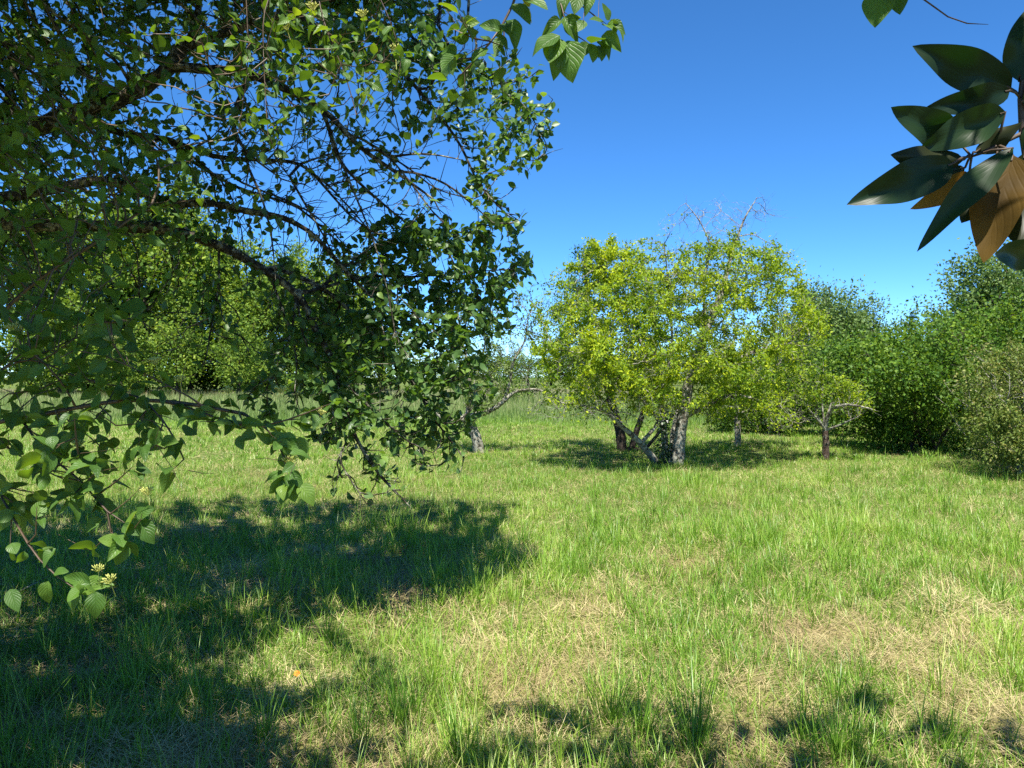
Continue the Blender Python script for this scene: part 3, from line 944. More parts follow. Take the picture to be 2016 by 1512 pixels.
b1 = ground_px(1335, 917)
D1 = b1[1]
orchard_tree('fruit_tree', b1,
    [(gline(1333, 917, (1338, 862, D1), (1348, 800, D1), (1362, 730, D1), (1388, 655, D1), (1420, 580, D1 + .1), (1440, 500, D1 + .2), (1465, 430, D1 + .2), (1490, 390, D1 + .2)), 0.125, 0.006),
     (line((1344, 822, D1), (1385, 800, D1 - .2), (1450, 775, D1 - .4), (1530, 800, D1 - .5)), 0.06, 0.012),
     (line((1362, 730, D1), (1410, 725, D1 - .3), (1490, 690, D1 - .4), (1580, 670, D1 - .2)), 0.05, 0.010),
     (gline(1300, 915, (1262, 872, D1 - .3), (1218, 834, D1 - .6), (1190, 808, D1 - .9), (1130, 795, D1 - 1.0)), 0.075, 0.012),
     (gline(1311, 916, (1308, 850, D1 + .1), (1300, 780, D1 + .1), (1270, 690, D1 + .1), (1225, 600, D1), (1185, 530, D1)), 0.07, 0.010),
     (line((1300, 780, D1 + .1), (1325, 690, D1 + .5), (1318, 580, D1 + .5), (1308, 480, D1 + .5)), 0.035, 0.008),
     (line((1262, 872, D1 - .3), (1300, 830, D1 - .1), (1240, 760, D1 - .9), (1180, 700, D1 - 1.2), (1110, 690, D1 - 1.0)), 0.035, 0.008),
     (line((1388, 655, D1), (1385, 560, D1 - .2), (1400, 480, D1 - .2), (1375, 430, D1 - .2), (1350, 400, D1 - .2)), 0.03, 0.006),
     (gline(1318, 917, (1324, 850, D1 + .4), (1340, 780, D1 + .8), (1370, 690, D1 + 1.1), (1450, 600, D1 + 1.2)), 0.05, 0.01)],
    [B(1330, 640, 240, 150, D1, 1.9, 900, 1.0, .35), B(1180, 570, 110, 80, D1 - .2, 1.0, 170, 1.2), B(1260, 520, 110, 50, D1, 1.0, 130, 1.1), B(1430, 510, 120, 55, D1, 1.2, 180, 1.1),
     B(1530, 560, 80, 80, D1, 1.0, 170, 1.1), B(1590, 640, 60, 60, D1, 1.0, 90, 1.0), B(1140, 680, 100, 80, D1 - .4, 1.1, 230, 1.1), B(1080, 620, 50, 60, D1 - .2, .6, 45, .9), B(1240, 720, 120, 80, D1 - 1.2, .7, 230, 1.2),
     B(1200, 760, 150, 50, D1 - .6, 1.1, 240, .9), B(1340, 780, 120, 40, D1 - .3, 1.2, 150, .9), B(1130, 730, 80, 60, D1 - .5, .9, 150, 1.1), B(1460, 770, 110, 50, D1 - .5, 1.0, 170, .9), B(1190, 808, 170, 36, D1 - .9, 1.2, 380, .10), B(1300, 790, 60, 40, D1 - .8, .6, 90, .3), B(1110, 790, 70, 30, D1 - .8, .7, 60, .1), B(1440, 700, 130, 60, D1 - .9, .9, 210, 1.0), B(1550, 690, 70, 70, D1 - .3, .9, 130, 1.0), B(1610, 640, 40, 40, D1 - .2, .6, 40, .9), B(1370, 560, 180, 90, D1, 1.5, 330, 1.0), B(1420, 800, 150, 40, D1 - .4, 1.1, 170, .35), B(1530, 820, 60, 30, D1 - .5, .6, 50, .2),
     B(1300, 770, 50, 40, D1 - 1.2, .4, 60, 1.5), B(1430, 430, 110, 38, D1 + .1, .5, 200, 0.0), B(1320, 455, 60, 40, D1 + .2, .4, 45, 0.03), B(1520, 520, 50, 40, D1, .5, 70, .9), B(1200, 490, 60, 30, D1, .6, 50, 1.1), B(1500, 430, 50, 40, D1 + .2, .5, 22, 0.0)],
    0.10, M['lime_leaf'], M['pale_bark'], 'broad old fruit tree with lime yellow leaves, dead twigs on top, pale trunk',
    leaf=(0.04, 0.075), per=20, tip=0.0032, twig=0.011, spread=0.045, cf=3.0, group='old fruit trees in the meadow', ivy=(P(1306, 915, D1), P(1306, 800, D1), 0.12, 700))

b2 = ground_px(1228, 888)
D2 = b2[1]
orchard_tree('fruit_tree', b2,
    [(gline(1226, 888, (1221, 850, D2), (1206, 800, D2), (1182, 720, D2), (1160, 620, D2), (1150, 530, D2)), 0.11, 0.012),
     (gline(1240, 888, (1256, 840, D2 - .1), (1282, 770, D2), (1292, 660, D2), (1280, 560, D2)), 0.07, 0.012),
     (line((1206, 800, D2), (1150, 760, D2 - .3), (1080, 720, D2 - .4), (1030, 640, D2 - .4)), 0.05, 0.008),
     (gline(1262, 887, (1290, 862, D2 - .3), (1340, 800, D2 - .5)), 0.045, 0.012)],
    [B(1190, 640, 140, 130, D2 + .2, 1.7, 420, 1.0, .3), B(1165, 525, 50, 45, D2, .6, 70, 1.7), B(1080, 680, 60, 70, D2 - .2, .7, 90, .8), B(1050, 610, 50, 70, D2 - .2, .6, 50, .25), B(1300, 620, 120, 100, D2 + .3, 1.2, 160, .9),
     B(1150, 780, 110, 40, D2 - .4, 1.0, 90, .2), B(1030, 690, 50, 60, D2 - .3, .6, 40, .08)],
    0.12, M['mid_leaf'], M['dark_bark'], 'several-stemmed green fruit tree close behind the lime yellow one, its dark stems in shade',
    leaf=(0.045, 0.085), per=22, tip=0.0036, twig=0.012, spread=0.06, group='old fruit trees in the meadow')

b3 = ground_px(946, 891)
D3 = b3[1]
orchard_tree('fruit_tree', b3,
    [(gline(946, 891, (938, 862, D3), (926, 836, D3), (916, 822, D3)), 0.12, 0.11),
     (line((916, 822, D3), (960, 812, D3 - .1), (992, 792, D3 - .2), (1010, 770, D3 - .2), (1050, 765, D3 - .2), (1080, 772, D3 - .2)), 0.07, 0.012),
     (line((992, 792, D3 - .2), (1004, 755, D3), (1008, 715, D3), (1035, 670, D3), (1040, 620, D3)), 0.04, 0.008),
     (line((916, 822, D3), (900, 832, D3 - .2), (870, 826, D3 - .3), (840, 790, D3 - .3)), 0.07, 0.015),
     (line((918, 824, D3), (926, 780, D3 + .1), (922, 720, D3 + .2), (905, 650, D3 + .2), (900, 600, D3 + .2)), 0.05, 0.010),
     (line((926, 780, D3 + .1), (950, 700, D3 + .2), (965, 640, D3 + .2)), 0.025, 0.006)],
    [B(925, 650, 90, 80, D3 + .3, 1.2, 220, .8), B(940, 740, 70, 60, D3, .9, 150, 1.0), B(945, 790, 30, 30, D3 - .2, .4, 50, 1.8), B(860, 740, 60, 60, D3, .8, 60, .8), B(1020, 690, 50, 80, D3, .7, 170, .2), B(985, 660, 40, 50, D3 + .2, .6, 90, .5), B(1040, 765, 50, 30, D3 - .2, .5, 50, .05), B(1010, 600, 40, 40, D3, .5, 26, .3), B(980, 720, 40, 40, D3 - .3, .4, 40, .6)],
    0.11, M['grey_leaf'], M['pale_bark'], 'gnarled leaning fruit tree with a dark crooked trunk and sparse grey green leaves',
    leaf=(0.04, 0.08), per=13.0, tip=0.0036, twig=0.013, spread=0.04, group='old fruit trees in the meadow')

b4 = ground_px(1453, 880)
D4 = b4[1]
orchard_tree('fruit_tree', b4,
    [(gline(1453, 880, (1452, 845, D4), (1450, 815, D4), (1452, 770, D4)), 0.075, 0.05),
     (line((1451, 815, D4), (1500, 800, D4 - .3), (1560, 830, D4 - .5)), 0.035, 0.01),
     (line((1452, 780, D4), (1510, 740, D4), (1560, 690, D4), (1580, 640, D4)), 0.04, 0.01),
     (line((1452, 770, D4), (1440, 700, D4), (1450, 640, D4)), 0.04, 0.01)],
    [B(1500, 740, 110, 90, D4 - .2, 1.3, 560, 1.1, .3), B(1530, 780, 70, 40, D4 - .4, .9, 150, 1.1), B(1520, 835, 90, 22, D4 - .5, .8, 130, .1), B(1540, 680, 50, 60, D4, .8, 110, 1.0), B(1430, 800, 70, 40, D4, .8, 90, .7), B(1450, 760, 80, 60, D4, 1.0, 110, .8), B(1530, 825, 70, 28, D4 - .5, .6, 80, .12)],
    0.12, M['lime_leaf'], M['pale_bark'], 'fruit tree on a thin dark trunk with lichen grey twigs, behind the lime yellow tree',
    leaf=(0.045, 0.08), per=20.0, tip=0.0036, twig=0.013, spread=0.04, group='old fruit trees in the meadow')

b5 = ground_px(1625, 905)
D5 = b5[1]
orchard_tree('fruit_tree', b5,
    [(gline(1625, 905, (1626, 870, D5), (1625, 848, D5)), 0.068, 0.06),
     (line((1625, 848, D5), (1628, 820, D5 - .1), (1640, 803, D5 - .2), (1665, 795, D5 - .4), (1700, 801, D5 - .6), (1724, 808, D5 - .7)), 0.042, 0.012),
     (line((1625, 848, D5), (1620, 815, D5), (1618, 790, D5), (1621, 760, D5), (1621, 712, D5)), 0.022, 0.005),
     (line((1625, 848, D5), (1650, 838, D5 - .2), (1690, 820, D5 - .3)), 0.026, 0.009), (line((1625, 846, D5), (1606, 822, D5 - .3), (1588, 800, D5 - .4)), 0.026, 0.009),
     (line((1624, 846, D5), (1612, 825, D5 + .2), (1600, 790, D5 + .2)), 0.022, 0.007),
     (line((1628, 820, D5 - .1), (1638, 790, D5), (1650, 765, D5)), 0.02, 0.006)],
    [B(1650, 768, 62, 28, D5, .6, 240, 1.6), B(1690, 785, 34, 20, D5 - .2, .4, 90, 1.1), B(1600, 775, 26, 22, D5, .4, 50, 1.1), B(1655, 805, 55, 16, D5, .5, 90, .12)],
    0.075, M['lime_leaf'], M['pale_bark'], 'small low fruit tree with pale lichened boughs spreading from a short brown trunk',
    leaf=(0.034, 0.066), cf=5.0, mat_trunk=M['brown_bark'], per=15.0, tip=0.0036, twig=0.012, spread=0.03, group='old fruit trees in the meadow')


# ------------------------------------------------------------------ bushes along the right
def bush(name, base, lumps, mat, label, step=0.22, leaf=(0.05, 0.09), per=9, n_att=420, stems=5, spread=0.09, tip=0.005, group=None, shell=0.45, tint=None, bark=None, cat='bush', height_first=None, proto=False, templates=None, rstem=0.04):
    base = np.asarray(base, float)
    S = Skeleton(step)
    vol = np.array([l[3] * l[4] * l[5] for l in lumps]) ** 0.75
    att = np.concatenate([ell(l[:3], l[3:6], max(8, int(n_att * v / vol.sum())), shell) for l, v in zip(lumps, vol)]) + base
    ns = max(10, n_att // 26)                                   # stray shoots standing out of the outline
    li = rng.integers(0, len(lumps), ns)
    for q in li:
        l = lumps[q]
        u = unit(rng.normal(size=3) * (1, 1, .5) + [0, 0, .9])
        f = np.linspace(.85, rng.uniform(1.12, 1.42), 6)[:, None]
        att = np.concatenate([att, base + np.array(l[:3]) + u * np.array(l[3:6]) * f + np.array([0, 0, .12]) * (f - .85) * l[5]])
    att = att[att[:, 2] > base[2] + 0.12]
    for k in range(stems):
        a = 2 * np.pi * k / stems + rng.uniform(-.4, .4)
        c = lumps[k % len(lumps)]
        q = base + (0.25 * math.cos(a), 0.25 * math.sin(a), -0.05) if stems > 1 else base + (0, 0, -0.1)
        e = base + np.array(c[:3]) * (0.8, 0.8, 0.85 if stems == 1 else 0.7)
        mid = (q + e) / 2 + rng.normal(0, 0.08, 3) * e[2] * 0.3
        S.add([q, mid, e], 0, rstem, rstem * 0.5, attach=False) if k == 0 or stems > 1 else None
    S.colonize(att, kill=1.1, jit=0.3, keep=0.35)
    S.finish(tip=tip, power=2.3)
    t = empty(name, tuple(base), label, cat, group)
    mt = S.tubes(None, 0.08)
    mesh_obj('stem' if stems > 1 else 'trunk', mt[0] - base, mt[1], bark or M['dark_bark'], t)
    p, d = S.twig_points(tip * 3.2, per * 4.2, spread, clump(S.P, .27 / step, base[0], .05))
    p = p[p[:, 2] > base[2] + 0.05] if len(p) else p
    d = unit(p - (base + np.mean([l[:3] for l in lumps], 0)))
    d, nr = leaf_axes(d, 1.0, 0.5, 0.1, 0.8, 0.8)
    n = len(p)
    tn = np.clip(rng.normal(0.5, 0.2, n), 0, 1) if tint is None else tint(p, n)
    leaves_obj('crown' if stems == 1 else 'foliage', templates or [SIMPLE], p - base, d, nr, rng.uniform(leaf[0], leaf[1], n), mat, t, rng.uniform(0.9, 1.4, n), tn, uv=False)
    print(name, 'nodes', len(S.P), 'leaves', n)
    return t


def gz(x, y):
    return (x, y, float(height(x, y)))


bush('bush', gz(8.3, 15.6), [(0, .2, 1.5, 1.25, 1.4, 1.15), (-.55, -.6, 1.35, .75, .75, .5), (.5, .3, 1.95, 1.0, 1.1, .7), (-.3, .9, 1.6, 1.0, 1.0, .9), (.6, -.9, 1.55, .8, .7, .6), (-.1, -1.0, 1.15, .6, .5, .4), (.1, .4, .6, .9, .9, .6), (-.5, .3, .45, .8, .9, .5), (.6, -.4, .5, .9, .7, .5), (-.9, 1.3, .6, .7, .9, .6)], M['bush_leaf'],
     'large dark green rounded bush on the right behind the small tree', leaf=(.05, .095), per=13, n_att=2000, spread=.13)
bush('bush', gz(9.6, 19.6), [(0, 0, 1.5, 1.7, 1.7, 1.4), (-.9, .3, 1.2, 1.0, 1.2, 1.2), (1.2, -.4, 1.7, 1.2, 1.2, 1.1)], M['bush_leaf'],
     'green thicket behind the small fruit tree, joining the dark bush', leaf=(.06, .11), per=9, n_att=1100, spread=.15)
bush('bush', gz(11.0, 17.0), [(0, 0, 1.7, 1.5, 1.5, 1.35), (.9, -.6, 1.6, 1.2, 1.2, 1.2), (-.3, .9, 1.9, 1.2, 1.2, 1.0)], M['bush_leaf'],
     'mid green bush between the dark bush and the tall tree at the right edge', leaf=(.055, .10), per=9, n_att=1000, spread=.15)
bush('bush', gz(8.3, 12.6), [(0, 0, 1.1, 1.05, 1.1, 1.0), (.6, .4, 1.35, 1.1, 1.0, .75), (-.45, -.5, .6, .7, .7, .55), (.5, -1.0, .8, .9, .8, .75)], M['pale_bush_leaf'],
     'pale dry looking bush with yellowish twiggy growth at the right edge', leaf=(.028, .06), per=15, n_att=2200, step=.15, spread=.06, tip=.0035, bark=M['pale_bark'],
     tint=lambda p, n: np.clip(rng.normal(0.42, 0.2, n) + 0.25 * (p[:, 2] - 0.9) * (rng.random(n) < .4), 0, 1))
bush('bush', gz(8.0, 10.4), [(0.3, 0.2, .45, .75, .8, .5), (.9, .5, .7, .7, .8, .6)], M['grey_leaf'],
     'low tangled twiggy bush in front of the pale one at the meadow edge', leaf=(.015, .04), per=9, n_att=520, step=.13, spread=.05, tip=.0035, bark=M['pale_bark'])
bush('bush', gz(7.3, 20.8), [(0, 0, .9, 1.0, 1.0, 1.0), (-1.0, .5, .7, .9, .9, .8), (.8, .4, 1.3, 1.0, 1.0, 1.0)], M['bush_leaf'],
     'shaded green bush low behind the thin trunk and the small tree', leaf=(.06, .11), per=11, n_att=800, spread=.13)
bush('bush', gz(8.6, 24.5), [(0, 0, 1.3, 1.6, 1.6, 1.3), (1.5, .3, 1.5, 1.4, 1.4, 1.3), (-1.3, .4, .9, 1.1, 1.1, .9)], M['mid_leaf'],
     'light green shrubs in a row behind the thin trunked tree', leaf=(.07, .13), per=7, n_att=900, spread=.16, step=.28)

# trees beyond the bushes
def far_tree(name, x, y, lumps, mat, label, group=None, leaf=(0.09, 0.16), per=8, n_att=420, step=0.42, tip=0.010, spread=0.2, rstem=0.12, shell=.3):
    return bush(name, gz(x, y), lumps, mat, label, step=step, leaf=leaf, per=per, n_att=n_att, stems=1, spread=spread, tip=tip, group=group, cat='tree', bark=M['dark_bark'], rstem=rstem, shell=shell)


far_tree('tree', 11.7, 28.5, [(0, 0, 3.1, 1.0, 1.2, 1.6), (-1.0, 0, 2.9, .9, 1.0, 1.4), (.5, .1, 3.6, .6, .8, 1.0), (-.6, .2, 3.8, .6, .8, .9)], M['blue_leaf'],
         'tall bluish green tree rising behind the lime yellow fruit tree', n_att=2600, leaf=(.08, .14), per=15, step=.34)
far_tree('tree', 13.9, 30.5, [(0, 0, 2.8, .75, .8, 1.6), (.2, 0, 3.6, .4, .5, .9)], M['blue_leaf'],
         'slim bluish green tree beside the taller one, above the bushes', n_att=1200, leaf=(.07, .13), per=15, step=.3)
far_tree('tree', 15.2, 23.5, [(0, 0, 3.4, 2.1, 2.0, 1.7), (-1.4, -.2, 2.6, 1.0, 1.2, 1.2), (.9, .2, 4.4, 1.6, 1.5, 1.1), (-.4, 0, 4.2, 1.0, 1.0, .9), (1.5, 0, 2.6, 1.5, 1.5, 1.5)], M['blue_leaf'],
         'tall leafy tree above the bushes at the right edge', n_att=3800, leaf=(.08, .14), per=17, step=.34, rstem=.16)
far_tree('tree', 17.2, 36.0, [(0, 0, 3.0, 1.2, 1.2, 1.3), (-1.5, 0, 2.6, 1.2, 1.2, 1.2), (1.8, 0, 2.8, 1.3, 1.3, 1.2)], M['wood_leaf'],
         'low broad tree just showing over the bushes in the distance', n_att=300)


def conifer(x, y, h, label):
    base = np.array(gz(x, y))
    t = empty('conifer', tuple(base), label, 'tree')
    S = Skeleton(0.5)
    S.add([base, base + (0, 0, h)], 0, 0.16, 0.02, attach=False)
    S.finish()
    mt = S.tubes(None, .03)
    mesh_obj('trunk', mt[0] - base, mt[1], M['dark_bark'], t)
    n = 2600
    f = rng.random(n) ** 0.8
    f = f + .02 * np.sin(f * 90)
    rad = (1 - f) * h * 0.13 * rng.random(n) ** 0.6 + .03
    a = np.round(rng.uniform(0, 6.28, n) * 1.6) / 1.6 + rng.normal(0, .12, n)
    p = np.stack([rad * np.cos(a), rad * np.sin(a), 1 + f * (h - 1) - rad * .15], -1)
    u = np.stack([np.cos(a), np.sin(a), np.full(n, -.2)], -1)
    leaves_obj('crown', [SIMPLE], p, unit(u + .4 * rand_unit(n)), unit(np.array([0, 0, 1.]) + .3 * rand_unit(n)), rng.uniform(.12, .28, n), M['ivy_leaf'], t, .5, uv=False)


conifer(36.2, 70.0, 7.3, 'single dark conifer tip poking up far behind the bushes')


# ------------------------------------------------------------------ wood on the left and trees at the end of the field
protos = []
W_LUMPS = [
    [(0, 0, 6.0, 2.4, 2.4, 4.2), (.8, .3, 8.8, 1.6, 1.6, 2.6), (-1.2, -.4, 4.6, 2.0, 2.0, 2.6), (.3, -.2, 11.0, .9, .9, 1.6), (0.6, -.8, 2.4, 2.2, 2.0, 1.8)],
    [(0, 0, 4.6, 2.6, 2.6, 3.4), (1.4, 0, 5.6, 1.8, 1.8, 2.4), (-1.3, .2, 6.4, 1.6, 1.6, 2.2), (.2, -.5, 2.0, 2.6, 2.2, 1.7)],
    [(0, 0, 3.4, 1.9, 1.9, 2.5), (.6, .2, 5.2, 1.1, 1.1, 1.5), (-.9, -.3, 2.4, 1.7, 1.6, 1.7)]]
wood_labels = [
    'tall pointed tree at the edge of the wood, its tip showing in the gap under the lichen limbs',
    'broad leafy tree in the wood beyond the tall grass, behind the drooping branches',
    'smaller light green tree at the near end of the wood, beside the field']


def copy_thing(t, loc, rz, sc, label, group):
    c = t.copy(); COL.objects.link(c)
    c.location = loc; c.rotation_euler = (0, 0, rz); c.scale = sc
    c['label'] = label
    if group: c['group'] = group
    for ch in t.children:
        d = ch.copy(); COL.objects.link(d); d.parent = c
    return c


woods = [  # px, depth, proto, top pixel, label
    (60, 50, 0, 330, 'tall tree of the wood glimpsed through dark leaves at the left edge of the photo'),
    (180, 54, 1, 400, 'broad tree of the wood glimpsed behind the dense dogwood leaves'),
    (282, 52, 1, 400, 'broad bright tree of the wood just left of the tall pointed one'),
    (375, 55, 0, 345, 'tall pointed tree of the wood with its tip in the blue gap under limbs'),
    (452, 57, 1, 470, 'mid height tree of the wood right of the tall pointed one'),
    (530, 53, 1, 545, 'low rounded tree of the wood seen under the drooping twigs'),
    (585, 58, 0, 482, 'slim tree of the wood with a narrow tip against the sky'),
    (640, 55, 1, 500, 'yellowish green tree of the wood near its right end'),
    (700, 57, 2, 560, 'tree of the wood stepping down right of the yellowish one'),
    (755, 56, 2, 610, 'lowest tree at the right end of the wood'),
    (120, 47, 2, 590, 'light green tree standing forward of the wood behind dogwood leaves'),
    (350, 47, 2, 610, 'light green tree standing forward of the wood at the meadow edge'),
    (470, 46, 2, 620, 'small tree at the wood edge above the tall grass'),
    (240, 45, 2, 640, 'bushy tree low at the wood edge behind flower heads')]
for i, (px, d, k, top, lab) in enumerate(woods):
    x = (px - CX) / F * d
    H = CAM_H + (740 - top) / F * d
    hp = (12.4, 8.4, 6.5)[k]
    s = H / hp
    if k not in [q[0] for q in protos]:
        t = far_tree('tree', x, d, W_LUMPS[k], M['wood_leaf'], lab, 'trees of the wood on the left', leaf=(.12, .26), per=(13, 14, 14)[k], n_att=(1500, 1300, 800)[k], step=.55, tip=.012, spread=.30, rstem=.16)
        protos.append((k, t))
        t.scale = (s, s, s)
    else:
        t = [q[1] for q in protos if q[0] == k][0]
        copy_thing(t, gz(x, d), rng.uniform(0, 6.28), (s * rng.uniform(.9, 1.2), s * rng.uniform(.9, 1.2), s), lab, 'trees of the wood on the left')
pr = {k: t for k, t in protos}
bush('bush', gz(-11.5, 42.0), [(0, 0, 1.2, 1.5, 1.3, 1.1), (1.2, .2, .9, 1.1, 1.0, .9), (-.8, 0, 1.7, .8, .8, .8)], M['mid_leaf'],
     'rounded light green bush standing in the tall grass before the wood', leaf=(.12, .22), per=9, n_att=260, step=.35, spread=.18)
bush('bush', gz(-.4, 41.0), [(0, 0, .9, 1.6, 1.2, .9), (-1.5, .3, .7, 1.2, 1.0, .7), (1.4, .2, 1.0, 1.1, 1.0, .8)], M['bush_leaf'],
     'low dark scrub in the field, in the gap left of the lime yellow tree', leaf=(.10, .18), per=9, n_att=360, step=.3, spread=.14)
far = [(880, 118, 'far low tree at the end of the field behind the leaning trunk'), (925, 126, 'second far tree at the end of the field, partly behind the leaning tree'),
       (968, 120, 'far tree at the field end seen left of the gap'), (1003, 124, 'far dark tree in the gap between the leaning tree and the lime yellow one'),
       (1040, 119, 'far tree at the field end seen in the gap beside the lime yellow tree'), (1085, 123, 'far tree showing low behind the left side of the lime yellow tree'),
       (1130, 121, 'far tree almost hidden behind the grey bare twigs'), (830, 122, 'far tree at the field end behind the drooping leaves')]
far += [(px, 121 + (px % 7), None) for px in (1165, 1205, 1240, 1280, 1320, 1360, 1400, 1445, 1490, 1535, 1580)]
for px, d, lab in far:
    x = (px - CX) / F * d
    s = rng.uniform(.8, 1.0)
    copy_thing(pr[2], gz(x, d), rng.uniform(0, 6.28), (s * 1.6, s * 1.4, s * rng.uniform(.9, 1.15)), lab or 'far tree at the field end glimpsed through the lime yellow crown', 'far trees at the end of the field')


# ------------------------------------------------------------------ dogwood close to the camera
def flower_cluster(c, size, parent, up=(0, 0, 1)):
    """flat head of small pale buds on a stalk; c = head centre"""
    up = unit(np.array(up, float) + rng.normal(0, .15, 3))
    a = unit(np.cross(up, [0.2, 1, 0.1])); b = np.cross(up, a)
    V, Q, off = [], [], 0
    n = 30

    def tube(p0, p1, r0, r1, k=4):
        nonlocal off
        ax = unit(p1 - p0); s1 = unit(np.cross(ax, [0.37, 0.2, 0.6])); s2 = np.cross(ax, s1)
        th = np.linspace(0, 2 * np.pi, k, endpoint=False)
        for p_, r_ in ((p0, r0), ((p0 + p1) / 2, (r0 + r1) / 2), (p1, r1)):
            V.append(p_ + r_ * (np.cos(th)[:, None] * s1 + np.sin(th)[:, None] * s2))
        for l in range(2):
            for j in range(k):
                Q.append((off + l * k + j, off + l * k + (j + 1) % k, off + (l + 1) * k + (j + 1) % k, off + (l + 1) * k + j))
        off += 3 * k
    root = c - up * size * 0.55
    tube(root - up * size * 1.4, root, size * .035, size * .03)
    for i in range(n):
        rr = size * 0.5 * math.sqrt((i + .5) / n); th = i * 2.4 + rng.normal(0, .2)
        p = c + a * rr * math.cos(th) + b * rr * math.sin(th) - up * (rr * rr / size * .5) + up * rng.normal(0, .05) * size
        dirn = unit(p - root)
        tube(root, p - dirn * size * .12, size * .012, size * .015, 3)
        tube(p - dirn * size * .12, p + dirn * size * .02, size * .012, size * .055, 4)
        tube(p + dirn * size * .02, p + dirn * size * .15, size * .055, size * .012, 4)
    return mesh_obj('flower_cluster', np.concatenate(V), [np.array(Q)], M['flower'], parent, tint=rng.uniform(0, 1, sum(len(v) for v in V)))


